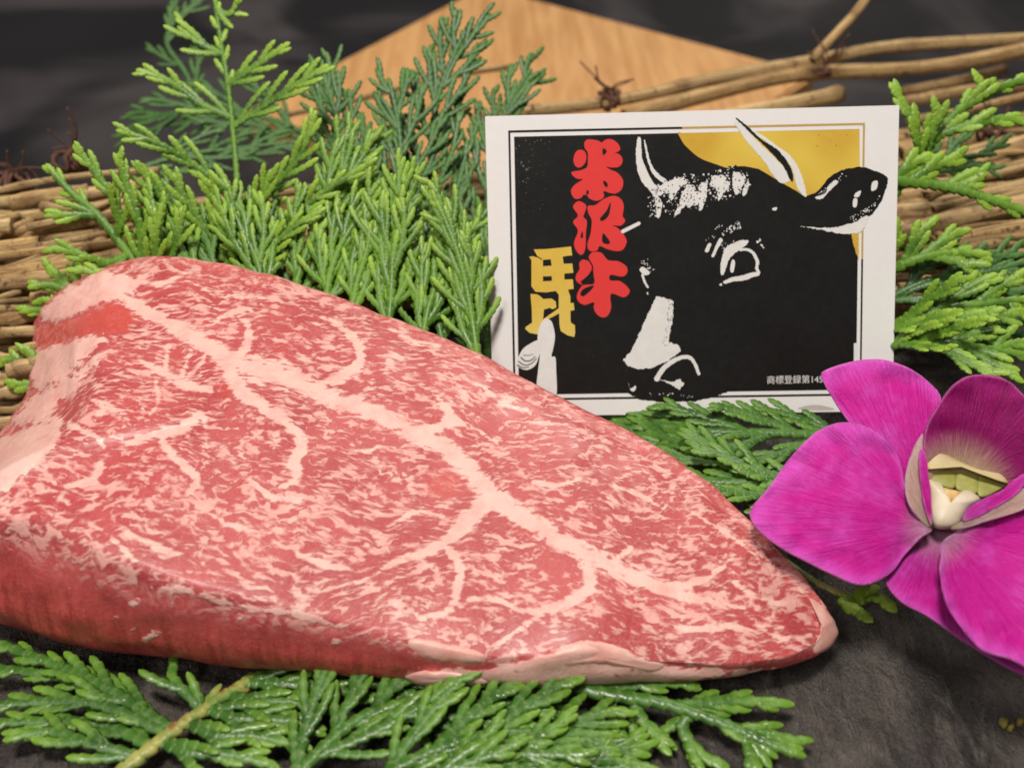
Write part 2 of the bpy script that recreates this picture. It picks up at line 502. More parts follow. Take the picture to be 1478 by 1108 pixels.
for b in back:
    O = W(b)
    inn = nrm(np.array([cen[0] - O[0], (cen[1] - O[1]) * 2.5, 0]))
    T = O + inn * 0.0065 + np.array([0, 0, 0.0016])
    L = np.array([O[0], O[1], 0.5 * O[2]]) + inn * 0.0002
    B = np.array([O[0], O[1], 0.005]) + inn * 0.0030
    rows.append([B, L, O, T])
for o, t in left:
    O, T = W(o), W(t)
    inn = nrm(np.array([cen[0] - O[0], (cen[1] - O[1]), 0]))
    L = np.array([O[0], O[1], max(0.0045, 0.55 * O[2])]) + inn * 0.001
    B = np.array([O[0], O[1], 0.004]) + inn * 0.003
    rows.append([B, L, O, T])
rows = np.array(rows)                                   # (S,4,3)
NA, NPf, NI = 760, 26, 128
ringp = catmull(rows, NA, closed=True)                  # (NA,4,3)
prof = catmull(np.swapaxes(ringp, 0, 1), NPf)           # (NPf,NA,3)
S0, S1 = P(330, 600, 0.0325), P(985, 850, 0.0160)
edge = prof[-1]
ax = (S1 - S0)[:2]
tt = np.clip(((edge[:, :2] - S0[:2]) @ ax) / (ax @ ax), 0, 1)
# soften the spine parameter round the loop so the rings stay even
for _ in range(60): tt = 0.5 * tt + 0.25 * (np.roll(tt, 1) + np.roll(tt, -1))
spine = S0 + tt[:, None] * (S1 - S0)
inner = []
for k in range(1, NI + 1):
    t = k / NI
    p = edge * (1 - t) + spine * t
    p = p.copy(); p[:, 2] += 0.0012 * math.sin(math.pi * min(1, t * 1.0)) * (1 - t)
    inner.append(p)
allp = np.concatenate([prof, np.array(inner)], 0)       # (R,NA,3)
for _ in range(30): allp = 0.5 * allp + 0.25 * (np.roll(allp, 1, 1) + np.roll(allp, -1, 1))
R = len(allp)
lw0 = np.clip(1 - np.abs(np.linspace(0, len(rows), NA, endpoint=False) - 34.8) / 5.0, 0, 1)
fw0 = np.clip(1.15 - np.linspace(0, len(rows), NA, endpoint=False) / 8.5, 0, 1) * (np.linspace(0, len(rows), NA, endpoint=False) < 16)
for _ in range(45):
    a_ = allp.copy(); a_[1:-1] = 0.5 * allp[1:-1] + 0.25 * (allp[:-2] + allp[2:])
    m_ = np.zeros((R, NA, 1)); m_[NPf - 7:NPf + 34] = lw0[None, :, None]
    m_[NPf - 9:NPf + 10] = np.maximum(m_[NPf - 9:NPf + 10], fw0[None, :, None])
    allp = allp * (1 - m_) + a_ * m_
side_f = np.zeros((R, NA)); side_f[:NPf] = 1.0 - np.linspace(0, 1, NPf)[:, None] ** 1.6
nstat = len(rows)
stat = np.linspace(0, nstat, NA, endpoint=False)
isfront = ((stat > -0.5) & (stat < 15.5)).astype(float)
leftw = np.clip(1 - np.abs(stat - 35.0) / 4.5, 0, 1)
side_f = side_f * (0.25 + 0.75 * isfront)[None, :]
sv = allp.reshape(-1, 3).copy()
# surface relief: soft undulation, cut fibres, folded left end
disp = np.zeros(len(sv)); lw = np.tile(leftw, R); ring_id = np.repeat(np.arange(R), NA)
for i, p in enumerate(sv):
    V = Vector(p)
    d = 0.00055 * noise.noise(V * 45) + 0.00022 * noise.noise(V * 160)
    if ring_id[i] < NPf:
        d += 0.00045 * noise.noise(Vector((p[0] * 120, p[1] * 120, p[2] * 260)))
        if lw[i] > 0: d += lw[i] * 0.0012 * noise.noise(Vector((p[0] * 60, p[1] * 60 + 5, p[2] * 190)))
    disp[i] = d
idx = np.arange(R * NA).reshape(R, NA)
nx_ = np.roll(idx, -1, 1)
quads = np.stack([idx[:-1], nx_[:-1], nx_[1:], idx[1:]], -1).reshape(-1, 4)
# normals for displacement
g = sv.reshape(R, NA, 3)
du = np.roll(g, -1, 1) - np.roll(g, 1, 1); dv = np.gradient(g, axis=0)
nn = np.cross(du, dv).reshape(-1, 3); nn /= (np.linalg.norm(nn, axis=1, keepdims=True) + 1e-12)
last = (ring_id >= R - 6)
nn[last] = (0, 0, 1)
if nn[(NPf + 20) * NA + 100][2] < 0: nn = -nn; nn[last] = (0, 0, 1)
fade = np.clip((R - 1 - ring_id) / 10.0, 0, 1)
sv = sv + nn * (disp * (0.3 + 0.7 * fade))[:, None]
sv[:, 2] = np.maximum(sv[:, 2], 0.0025)

# the fat seams of the cut face, traced as lines with half widths
SEAMS = [
    [(120, 428, 10), (160, 428, 9), (205, 446, 10), (265, 480, 13), (310, 506, 15), (345, 525, 20), (400, 540, 20), (450, 560, 15), (500, 580, 15),
     (545, 598, 14), (590, 620, 14), (640, 645, 16), (680, 680, 16), (710, 715, 17), (760, 745, 15), (800, 775, 15), (840, 795, 16), (880, 815, 16),
     (920, 835, 13), (960, 850, 9), (1000, 862, 4)],
    [(335, 530, 14), (345, 560, 13), (380, 585, 10), (415, 612, 9), (436, 640, 10), (425, 668, 9), (430, 690, 6), (405, 702, 3)],
    [(478, 552, 9), (508, 536, 8), (522, 512, 7), (512, 490, 7), (490, 470, 4), (450, 452, 2)],
    [(345, 515, 9), (358, 492, 6), (357, 470, 5), (344, 458, 2)],
    [(625, 622, 10), (650, 603, 8), (640, 585, 4), (630, 572, 2)], [(650, 605, 6), (690, 622, 3), (720, 640, 2)],
    [(705, 718, 16), (682, 745, 15), (655, 770, 11), (622, 795, 7), (580, 806, 6), (545, 826, 4), (515, 842, 3)],
    [(640, 785, 5), (664, 815, 6), (660, 850, 7), (650, 878, 6), (610, 892, 4)],
    [(848, 812, 13), (852, 845, 10), (822, 866, 8), (786, 882, 6), (750, 880, 4), (720, 866, 4), (690, 862, 5), (662, 878, 4)],
    [(786, 884, 5), (752, 906, 4), (722, 926, 4)], [(960, 850, 8), (1000, 842, 5), (1035, 826, 4), (1060, 800, 2)],
    [(940, 845, 8), (985, 862, 6), (1025, 866, 3)], [(880, 815, 10), (905, 795, 4), (925, 775, 2)],
    [(200, 518, 3), (238, 538, 6), (268, 555, 7), (305, 562, 4)], [(238, 536, 4), (243, 498, 3)], [(262, 545, 4), (276, 505, 3)],
    [(262, 556, 4), (292, 520, 3), (300, 500, 2)],
    [(176, 645, 4), (215, 628, 6), (262, 618, 7), (288, 600, 6), (296, 612, 4)], [(235, 640, 6), (258, 664, 6), (284, 690, 6), (270, 712, 3)],
    [(100, 612, 5), (135, 628, 4), (150, 645, 3)], [(146, 668, 5), (136, 690, 6), (100, 702, 4), (84, 722, 3)],
    [(130, 575, 3), (160, 588, 5), (185, 600, 3)], [(155, 585, 4), (140, 600, 3)], [(225, 552, 3), (228, 580, 3), (215, 600, 2)],
    [(975, 905, 3), (1010, 908, 5), (1055, 904, 5), (1100, 914, 4)], [(430, 800, 4), (470, 815, 6), (510, 822, 3)],
    [(185, 770, 4), (230, 790, 5), (262, 800, 4)], [(130, 755, 3), (160, 775, 4), (200, 815, 4)], [(250, 845, 3), (330, 872, 4), (420, 885, 4), (500, 905, 4)],
    [(360, 690, 3), (390, 715, 4), (440, 725, 3)], [(500, 640, 2), (530, 650, 4), (560, 640, 2)], [(880, 700, 2), (920, 712, 3), (960, 735, 2)],
    [(560, 470, 2), (590, 490, 4), (640, 500, 2)], [(700, 560, 2), (730, 585, 4), (770, 590, 2)], [(760, 690, 2), (800, 700, 3), (840, 690, 2)],
    [(1000, 740, 2), (1050, 770, 3), (1090, 800, 2)], [(1060, 840, 3), (1090, 860, 5), (1130, 870, 3)], [(1095, 905, 3), (1140, 925, 5), (1170, 915, 3)],
    [(560, 760, 2), (600, 740, 4), (640, 745, 2)], [(300, 740, 2), (340, 760, 5), (380, 765, 2)], [(270, 405, 2), (320, 425, 4), (380, 430, 2)],
    [(300, 470, 2), (335, 450, 4), (370, 445, 2)], [(200, 405, 4), (235, 410, 5), (265, 395, 3)]]
PATCH = [  # fat and lean patches of the folded left end (+fat, -lean)
    (1, [(52, 448), (100, 408), (150, 388), (215, 400), (190, 425), (150, 436), (118, 455), (62, 468)]),
    (-1, [(50, 472), (118, 456), (150, 438), (178, 436), (196, 458), (185, 480), (130, 488), (60, 506), (44, 500)]),
    (1, [(44, 508), (110, 488), (168, 482), (128, 512), (96, 548), (52, 566), (40, 545)]),
    (1, [(42, 572), (92, 548), (140, 510), (152, 512), (100, 570), (70, 604), (24, 618), (14, 605)]),
    (2, [(588, 972), (640, 964), (700, 966), (770, 948), (845, 922), (900, 932), (950, 960), (1060, 968), (1150, 962), (1204, 940), (1206, 950), (1130, 970), (1000, 984), (860, 994), (700, 998), (590, 994)]),
    (1, [(96, 592), (86, 636), (58, 672), (0, 716), (-60, 740), (-70, 690), (-10, 636), (50, 612)])]

def poly_sdf(px, py, poly):
    poly = np.array(poly, float); n = len(poly)
    d = np.full(px.shape, 1e9); inside = np.zeros(px.shape, bool)
    for i in range(n):
        a, b = poly[i], poly[(i + 1) % n]
        e = b - a; wx, wy = px - a[0], py - a[1]
        t = np.clip((wx * e[0] + wy * e[1]) / (e @ e), 0, 1)
        d = np.minimum(d, np.hypot(wx - e[0] * t, wy - e[1] * t))
        c = ((a[1] > py) != (b[1] > py)) & (px < (b[0] - a[0]) * (py - a[1]) / (b[1] - a[1] + 1e-9) + a[0])
        inside ^= c
    return np.where(inside, d, -d)

PX, PY, PD = project(sv)
rel = np.zeros(len(sv))
for sgn, poly in PATCH:
    s_ = np.clip(poly_sdf(PX, PY, poly) / 9.0, -1, 1)
    rel += (0.0005 if sgn > 0 else 0.0) * np.clip(s_ + 0.2, 0, 1)
sv = sv + nn * (rel * (ring_id >= 5))[:, None]
PX, PY, PD = project(sv)
seam = np.full(len(sv), -3.0)
topmask = (ring_id >= NPf - 6) | ((lw > 0) & (ring_id >= 6))
for S in SEAMS:
    S = catmull(np.array(S, float), (len(S) - 1) * 5 + 1); S[:, 2] = np.where(S[:, 2] < 9, S[:, 2] * 1.3, S[:, 2] * 1.08)
    for a, b in zip(S[:-1], S[1:]):
        e = (b - a)[:2]
        wx, wy = PX - a[0], PY - a[1]
        t = np.clip((wx * e[0] + wy * e[1]) / (e @ e + 1e-9), 0, 1)
        d = np.hypot(wx - e[0] * t, wy - e[1] * t)
        w = a[2] + (b[2] - a[2]) * t
        seam = np.maximum(seam, (w - d) / np.maximum(w * 0.55, 5.0))
leanp = np.zeros(len(sv))
pn = np.array([noise.fractal(Vector((a_ * 0.05, b_ * 0.11, 2.0)), 0.8, 2.0, 3) if (a_ < 240 or b_ > 900) else 0.0 for a_, b_ in zip(PX, PY)])
for sgn, poly in PATCH:
    s = poly_sdf(PX, PY, poly) / 7.0 + 0.9 * pn
    if sgn == 2: strip = np.where(s > -0.6, np.clip(s, -3, 1.2), -3)
    elif sgn > 0: seam = np.maximum(seam, np.clip(s * 1.3, -3, 2.6))
    else:
        leanp = np.maximum(leanp, np.clip(s + 0.3, 0, 1))
        seam = np.minimum(seam, np.clip(-s, -3, 3))
# lean reddish islands beside the seam
for (x, y, r) in [(640, 700, 26), (655, 665, 16), (720, 728, 14), (770, 760, 22), (330, 560, 14), (215, 455, 16), (650, 690, 22)]:
    leanp = np.maximum(leanp, 0.75 * np.clip(1.4 - np.hypot(PX - x, (PY - y) * 1.3) / r, 0, 1))
seam = np.maximum(np.where(topmask, seam, -3.0), np.where(ring_id < NPf + 6, strip, -3.0))
# pale torn specks on the red side
for (x, y, r) in [(195, 868, 7), (218, 918, 8), (150, 852, 4), (168, 890, 5), (485, 925, 7), (365, 880, 8), (345, 893, 5), (192, 907, 4), (98, 852, 4), (330, 852, 4), (560, 926, 5)]:
    a = math.radians(random.uniform(-40, 20)); dx, dy = PX - x, PY - y
    u = dx * math.cos(a) + dy * math.sin(a); w_ = -dx * math.sin(a) + dy * math.cos(a)
    sp = np.clip(1.2 - np.hypot(u, w_ * 2.0) / r, -3, 1)
    seam = np.where((ring_id < NPf), np.maximum(seam, sp), seam)
side_v = np.clip(side_f.reshape(-1), 0, 1)
faces = [tuple(x) for x in quads.tolist()]
faces.append(tuple(idx[0][::-1].tolist()))
STEAK = thing('raw_steak', (float(cen[0]), float(cen[1]), 0.004), 'thick marbled raw beef steak lying on the slate and cypress', 'steak')
body = link_mesh('meat', mesh_from('meat', sv, faces, {'seam': seam, 'side': side_v, 'lean': leanp}), M['meat'], STEAK)

def steak_depth(px, py, r=6.0):
    m_ = (np.abs(PX - px) < r) & (np.abs(PY - py) < r)
    if not m_.any(): return None
    return PD[m_].min()

def pillow(name, outline, mat, parent, bulge=0.0005, n=70, rings=12, lift=0.0001):
    """a soft lobe that follows the steak's surface: outline in pixels, depth from the meat behind it"""
    out = catmull(np.array(outline, float), n, closed=True)
    out = out + np.array([[2.6 * noise.noise(Vector((p[0] * .06, p[1] * .06, 1))), 2.6 * noise.noise(Vector((p[0] * .06, p[1] * .06, 8)))] for p in out])
    c = out.mean(0)
    ds = []
    for p in out:
        d = None; r = 6.0
        while d is None and r < 60: d = steak_depth(p[0], p[1], r); r *= 1.6
        ds.append(d)
    ds = np.array(ds)
    for _ in range(12): ds = 0.5 * ds + 0.25 * (np.roll(ds, 1) + np.roll(ds, -1))
    dc = ds.mean()
    verts, fcs = [], []
    for k in range(rings + 1):
        t = k / rings
        for i in range(n):
            p = out[i] * (1 - t) + c * t
            dd = ds[i] * (1 - t) + dc * t
            h = math.sqrt(max(0, 1 - (1 - t) ** 2))
            w = D(p[0], p[1], dd - lift - bulge * h + 0.0010 * (1 - h))
            w = w + 0.0004 * noise.noise(Vector(w) * 220) * np.array([0, -1, 0.6])
            verts.append(w)
    for k in range(rings):
        for i in range(n):
            j = (i + 1) % n
            fcs.append((k * n + i, k * n + j, (k + 1) * n + j, (k + 1) * n + i))
    nb = len(verts)
    # closed rear face set into the meat
    for i in range(n):
        p = out[i]; verts.append(D(p[0], p[1], ds[i] + 0.0022))
    for i in range(n):
        j = (i + 1) % n
        fcs.append((i, nb + i, nb + j, j))
    fcs.append(tuple(range(nb, nb + n)))
    return link_mesh(name, mesh_from(name, verts, fcs), mat, parent)

pillow('fat_flap', [(580, 928), (598, 919), (640, 926), (690, 938), (718, 950), (700, 957), (650, 955), (606, 946)], M['fat'], STEAK)
pillow('fat_flap', [(770, 950), (800, 932), (845, 924), (890, 930), (925, 948), (962, 960), (945, 968), (900, 962), (850, 958), (800, 962)], M['fat'], STEAK)
pillow('fat_flap', [(586, 974), (620, 966), (680, 972), (705, 984), (680, 991), (620, 990), (596, 984)], M['fat'], STEAK, 0.0008)
pillow('fat_flap', [(1168, 862), (1182, 868), (1200, 890), (1210, 910), (1202, 930), (1186, 942), (1172, 942), (1184, 915), (1182, 888)], M['fat'], STEAK, 0.0008)

# ------------------------------------------------------------------ the printed card
cTL, cTR = D(700, 168, 0.2500), D(1298, 152, 0.2494)
cBM = 0.5 * (D(712, 601, 0.2592) + D(1288, 593, 0.2578))
CN = nrm(np.cross(cTR - cTL, cBM - cTL))
if CN @ FWD > 0: CN = -CN                                  # faces the camera
def cardpt(px, py, off=0.0):
    r = ray(px, py)
    t = ((cTL - CAM) @ CN) / (r @ CN)
    return CAM + r * t + CN * off

CARD = thing('product_card', tuple(float(x) for x in cBM), 'white printed card with black cow head and red characters leaning on cypress', 'card')
corners = [(700, 168), (1298, 152), (1288, 593), (712, 601)]
bm = bmesh.new()
fr = [bm.verts.new(cardpt(x, y, 0.0)) for x, y in corners]
bk = [bm.verts.new(cardpt(x, y, -0.0005)) for x, y in corners]
bm.faces.new(fr); bm.faces.new(list(reversed(bk)))
for i in range(4): bm.faces.new((fr[i], bk[i], bk[(i + 1) % 4], fr[(i + 1) % 4]))
bmesh.ops.recalc_face_normals(bm, faces=bm.faces)
me = bpy.data.meshes.new('card_sheet'); bm.to_mesh(me); bm.free()
link_mesh('card_sheet', me, M['white'], CARD, smooth=False)

def jag(poly, amp, step=2.0, closed=True):
    rs = random.Random(len(poly) * 17 + int(poly[0][0]))
    out = []
    n = len(poly)
    for i in range(n if closed else n - 1):
        a, b = poly[i], poly[(i + 1) % n]
        L = math.hypot(b[0] - a[0], b[1] - a[1]); k = max(1, int(L / step))
        for j in range(k):
            t = j / k
            out.append((a[0] + (b[0] - a[0]) * t + rs.uniform(-amp, amp), a[1] + (b[1] - a[1]) * t + rs.uniform(-amp, amp)))
    return out

def smooth(poly, n=None):
    return [tuple(p) for p in catmull(np.array(poly, float), n or len(poly) * 6, closed=True)]

def stroke(pts, w0, w1=None, wm=None):
    """a brush stroke: line with round ends as one outline"""
    w1 = w0 if w1 is None else w1
    c = catmull(np.array(pts, float), max(12, len(pts) * 6)) if len(pts) > 2 else np.linspace(pts[0], pts[1], 12)
    t = np.gradient(c, axis=0); t /= np.linalg.norm(t, axis=1, keepdims=True)
    nr = np.stack([-t[:, 1], t[:, 0]], 1)
    u = np.linspace(0, 1, len(c)); w = w0 + (w1 - w0) * u
    if wm is not None: w = w + (wm - 0.5 * (w0 + w1)) * np.sin(np.pi * u)
    Lf = c + nr * w[:, None] / 2; Rt = c - nr * w[:, None] / 2
    cap1 = [c[-1] + w[-1] / 2 * (math.cos(a) * nr[-1] + math.sin(a) * t[-1]) for a in np.linspace(0, math.pi, 9)[1:-1]]
    cap0 = [c[0] + w[0] / 2 * (-math.cos(a) * nr[0] - math.sin(a) * t[0]) for a in np.linspace(0, math.pi, 9)[1:-1]]
    return [tuple(p) for p in list(Lf) + cap1 + list(Rt[::-1]) + cap0]

def specks(region, n, s0, s1, seed):
    """small ragged dots scattered inside a polygon"""
    rs = random.Random(seed); a = np.array(region, float)
    lo_, hi_ = a.min(0), a.max(0); out = []
    while len(out) < n:
        x, y = rs.uniform(lo_[0], hi_[0]), rs.uniform(lo_[1], hi_[1])
        if poly_sdf(np.array([x]), np.array([y]), region)[0] < 0: continue
        r = rs.uniform(s0, s1) * rs.uniform(0.5, 1)
        k = rs.randint(4, 6); ph = rs.uniform(0, 6)
        out.append([(x + r * rs.uniform(0.6, 1.2) * math.cos(ph + 6.283 * i / k), y + r * rs.uniform(0.6, 1.2) * math.sin(ph + 6.283 * i / k)) for i in range(k)])
    return out

def sheet(name, polys, mat, level, label=None, parent=CARD, conv=None):
    verts, fcs = [], []
    for i, poly in enumerate(polys):
        pts = [conv(*p) for p in poly] if conv else poly
        vs = [Vector(cardpt(x, y, 0.00003 * level + 0.000003 * (i % 8))) for x, y in pts]
        b0 = len(verts)
        verts += [tuple(q_) for q_ in vs]
        flat = [Vector((x, y, 0)) for x, y in pts]
        for tri in geometry.tessellate_polygon([flat]):
            a, b, c = tri
            ar = (pts[b][0] - pts[a][0]) * (pts[c][1] - pts[a][1]) - (pts[b][1] - pts[a][1]) * (pts[c][0] - pts[a][0])
            fcs.append((b0 + a, b0 + c, b0 + b) if ar > 0 else (b0 + a, b0 + b, b0 + c))
    o = link_mesh(name, mesh_from(name, verts, fcs), mat, parent, smooth=False)
    if label: o['label'] = label
    return o

def quadring(o4, i4):
    return [[o4[i], o4[(i + 1) % 4], i4[(i + 1) % 4], i4[i]] for i in range(4)]

def lerp(a, b, t): return (a[0] + (b[0] - a[0]) * t, a[1] + (b[1] - a[1]) * t)
O4 = [(733.5, 188.5), (1248.5, 177.5), (1243, 570.5), (741.5, 578)]
I4 = [(736.5, 191.8), (1245.5, 180.8), (1240.5, 567.5), (744.5, 575)]
pan = [(742, 197.5), (1240.5, 186.5), (1235.5, 562), (749, 569.5)]
# thin outer frame: black, with a gold stretch round the top right corner
sheet('print_frame', [[O4[0], lerp(O4[0], O4[1], .487), lerp(I4[0], I4[1], .487), I4[0]],
                      [O4[0], I4[0], I4[3], O4[3]], [O4[3], I4[3], I4[2], O4[2]],
                      [lerp(O4[1], O4[2], .50), O4[2], I4[2], lerp(I4[1], I4[2], .50)]], M['ink'], 1)
sheet('print_frame', [[lerp(O4[0], O4[1], .487), O4[1], I4[1], lerp(I4[0], I4[1], .487)], [O4[1], lerp(O4[1], O4[2], .50), lerp(I4[1], I4[2], .50), I4[1]]], M['gline'], 1)
sheet('print_panel', [pan, jag([(905, 566), (915, 572), (922, 576), (940, 578), (958, 581), (975, 579), (1003, 579), (1020, 575), (1040, 569), (1062, 561), (1000, 545), (940, 550)], 0.7)], M['ink'], 2)
sheet('print_gold_field', [smooth([(983.5, 192), (984.5, 204), (995, 216), (1010, 228), (1030, 236), (1050, 240)])[:31] +
                           [(1075, 240), (1095, 244), (1112, 254), (1125, 262), (1150, 276), (1166, 287), (1182, 274), (1196, 257), (1215, 246), (1241, 242), (1240.4, 186.8), (983.5, 192.2)],
                           jag([(1228, 334), (1239.3, 335), (1239, 376), (1236, 366), (1231, 350)], 0.5)], M['gold'], 3)
# the cow: ear, horns, forelock, eye, muzzle
cow = thing_cow = bpy.data.objects.new('cow_print', None)
sheet('ear_print', [jag(smooth([(1160, 288), (1180, 276), (1195, 258), (1212, 247), (1240, 241), (1258, 245), (1280, 256), (1278, 274), (1266, 300), (1250, 315), (1222, 327), (1190, 330), (1165, 324)]), 0.6)], M['ink'], 4)
bpy.data.objects.remove(cow)
c2 = lambda X, Y: (990 + X / 4.6156, 140 + Y / 4.6156)
c1 = lambda X, Y: (690 + X / 4.6156, 140 + Y / 4.6156)
c3 = lambda X, Y: (690 + X / 4.6156, 370 + Y / 4.6156)
c4 = lambda X, Y: (990 + X / 4.6156, 370 + Y / 4.6156)
ce = lambda X, Y: (1000 + X / 9.233, 300 + Y / 9.233)
cy = lambda X, Y: (740 + X / 8.206, 340 + Y / 8.206)
ch = lambda X, Y: (740 + X / 8.206, 450 + Y / 8.206)
def mp(f, pts): return [f(*p) for p in pts]
def mps(f, pts): return smooth([f(*p) for p in pts])

sheet('horn_print', [jag(mps(c2, [(325, 165), (350, 150), (420, 235), (500, 320), (580, 395), (650, 470), (690, 550), (650, 575), (620, 565), (570, 510), (530, 440), (460, 360), (400, 290), (345, 210)]), 0.5),
                     jag(mps(c2, [(430, 215), (520, 265), (620, 335), (700, 400), (755, 490), (790, 590), (800, 665), (765, 640), (735, 590), (710, 490), (660, 410), (560, 320), (470, 255)]), 0.6)], M['paper'], 5)
sheet('horn_print', [jag(mps(c2, [(335, 147), (352, 150), (430, 215), (500, 282), (600, 345), (660, 410), (705, 490), (712, 560), (690, 545), (655, 470), (590, 395), (500, 305), (420, 232)]), 0.5)], M['ink'], 6)
sheet('horn_print', [jag(mps(c1, [(1062, 275), (1085, 285), (1092, 400), (1120, 480), (1160, 560), (1200, 610), (1180, 660), (1140, 620), (1090, 560), (1060, 480), (1050, 390)]), 0.6),
                     jag(mps(c1, [(1105, 300), (1115, 300), (1150, 440), (1200, 510), (1260, 560), (1230, 570), (1170, 520), (1130, 430)]), 0.4)], M['paper'], 5)
fore_l = mp(c1, [(1130, 630), (1200, 580), (1300, 535), (1400, 510), (1477, 530), (1477, 640), (1420, 700), (1330, 780), (1300, 790), (1200, 800), (1130, 800)])
fore_r = mp(c2, [(0, 540), (120, 510), (230, 470), (330, 450), (420, 500), (430, 580), (380, 660), (240, 690), (100, 750), (0, 760)])
tufts = [jag(mps(c1, [(1180, 620), (1250, 570), (1340, 540), (1400, 560), (1340, 610), (1290, 690), (1260, 640), (1200, 660)]), 1.2),
         jag(mps(c1, [(1180, 650), (1225, 700), (1215, 790), (1190, 800), (1185, 730)]), 1.0),
         jag(mps(c1, [(1370, 620), (1420, 600), (1400, 680), (1350, 760), (1305, 800), (1330, 730)]), 1.0),
         jag(mps(c1, [(1420, 640), (1470, 630), (1470, 700), (1430, 720)]), 1.0),
         jag(mps(c2, [(0, 590), (60, 600), (60, 690), (20, 740), (0, 700)]), 1.0),
         jag(mps(c2, [(90, 590), (140, 570), (130, 690), (95, 760), (85, 680)]), 1.0),
         jag(mps(c2, [(180, 530), (260, 530), (290, 600), (250, 640), (215, 700), (205, 620), (160, 590)]), 1.1),
         jag(mps(c2, [(310, 530), (350, 500), (400, 540), (350, 640), (320, 640)]), 1.0),
         jag(mps(c2, [(390, 590), (420, 560), (405, 640), (375, 662)]), 0.7)]
sheet('forelock_print', tufts + specks(fore_l, 150, 0.6, 2.2, 1) + specks(fore_r, 170, 0.6, 2.2, 2), M['paper'], 5)
sheet('forelock_print', specks(fore_l, 150, 0.5, 1.9, 21) + specks(fore_r, 170, 0.5, 1.9, 22), M['ink'], 6)
sheet('eye_print', [jag(mps(ce, [(375, 890), (370, 740), (395, 640), (440, 530), (560, 460), (650, 430), (740, 440), (700, 500), (620, 560), (540, 620), (480, 690), (440, 800), (410, 880)]), 0.4),
                    jag(stroke(mp(ce, [(630, 560), (720, 555), (800, 600), (850, 690), (860, 740)]), 3.6, 5.2), 0.25),
                    jag(stroke(mp(ce, [(862, 730), (850, 800), (878, 860)]), 4.4), 0.5),
                    jag(stroke(mp(ce, [(425, 990), (540, 950), (680, 930), (780, 895), (860, 880)]), 4.5, 5.5, 7.5), 0.35),
                    mps(ce, [(525, 690), (560, 720), (540, 850), (500, 850), (500, 770)]), mps(ce, [(355, 1015), (385, 1005), (385, 1035), (360, 1035)])]
      + specks(mp(ce, [(840, 440), (900, 400), (970, 520), (920, 540)]), 9, 1.2, 2.4, 5), M['paper'], 5)
sheet('brow_print', specks(mp(ce, [(380, 470), (620, 420), (640, 470), (480, 520), (380, 620)]), 26, 0.5, 1.3, 31) + specks(mp(ce, [(150, 420), (300, 360), (260, 560), (150, 600)]), 10, 0.5, 1.2, 32) + [jag(stroke(mp(ce, [(265, 640), (310, 540), (370, 430)]), 4.0, 6.0), 0.5), jag(stroke(mp(ce, [(185, 570), (220, 490)]), 5.5, 5.0), 0.4)]
      + specks(mp(ce, [(370, 370), (420, 290), (600, 170), (650, 270), (520, 320), (430, 380)]), 34, 0.9, 2.2, 6) + specks(mp(ce, [(250, 280), (380, 210), (420, 230), (280, 300)]), 6, 1.0, 2, 7), M['paper'], 5)
sheet('muzzle_print', [jag(mp(c3, [(1190, 262), (1240, 275), (1300, 295), (1300, 380), (1285, 480), (1270, 570), (1335, 592), (1352, 630), (1260, 700), (1150, 742), (1070, 750), (1000, 730), (965, 690), (1010, 640), (1060, 545), (1110, 430), (1150, 340)]), 0.9),
                       jag(stroke(mp(c3, [(1190, 815), (1235, 745), (1310, 690), (1380, 668), (1430, 690), (1470, 780)]), 7.5, 4.5, 6.0), 0.4),
                       jag(mp(c3, [(1200, 815), (1290, 838), (1340, 815), (1375, 850), (1340, 885), (1280, 850)]), 0.8),
                       jag(mps(c3, [(1000, 840), (1015, 880), (1050, 860), (1045, 890), (1020, 895)]), 0.3)]
      + specks(mp(c3, [(1110, 908), (1430, 915), (1430, 940), (1110, 930)]), 22, 0.5, 1.4, 8), M['paper'], 5)
sheet('muzzle_print', specks(mp(c3, [(1265, 290), (1310, 290), (1300, 480), (1270, 600), (1225, 590), (1250, 480)]), 70, 0.5, 1.4, 9), M['ink'], 6)
sheet('cheek_print', specks(mp(c3, [(1060, 0), (1130, 0), (1175, 90), (1130, 110)]), 16, 0.8, 2.2, 10) + [mps(c3, [(1075, 90), (1100, 70), (1145, 110), (1110, 125)]), jag(stroke(mp(c3, [(1095, 125), (1110, 170), (1130, 205)]), 3.6, 3.0), 0.3)]
      + specks(mp(c3, [(1110, 220), (1150, 230), (1150, 260), (1110, 250)]), 4, 0.8, 1.8, 11) + [stroke([(899, 334), (922, 322.5)], 5.5, 5.0)], M['paper'], 5)
sheet('ear_print', [jag(mps(c2, [(760, 862), (880, 870), (1000, 868), (1120, 835), (1210, 790), (1180, 880), (1120, 910), (1040, 912), (900, 885)]), 0.9),
                    mps(c2, [(1240, 570), (1275, 560), (1270, 610), (1235, 625)]), mps(c2, [(1130, 640), (1165, 625), (1150, 665), (1120, 665)]), mps(c2, [(1115, 680), (1140, 680), (1135, 730), (1112, 730)]),
                    jag(mps(c2, [(860, 670), (930, 640), (940, 600), (990, 555), (1010, 570), (960, 620), (900, 680)]), 0.8), mps(c2, [(575, 742), (605, 735), (600, 755), (580, 755)])]
      + specks(mp(c2, [(1080, 810), (1260, 700), (1310, 620), (1240, 760), (1120, 830)]), 40, 0.6, 1.8, 12) + specks(mp(c2, [(880, 640), (1050, 500), (1070, 530), (900, 660)]), 22, 0.5, 1.4, 13), M['paper'], 5)
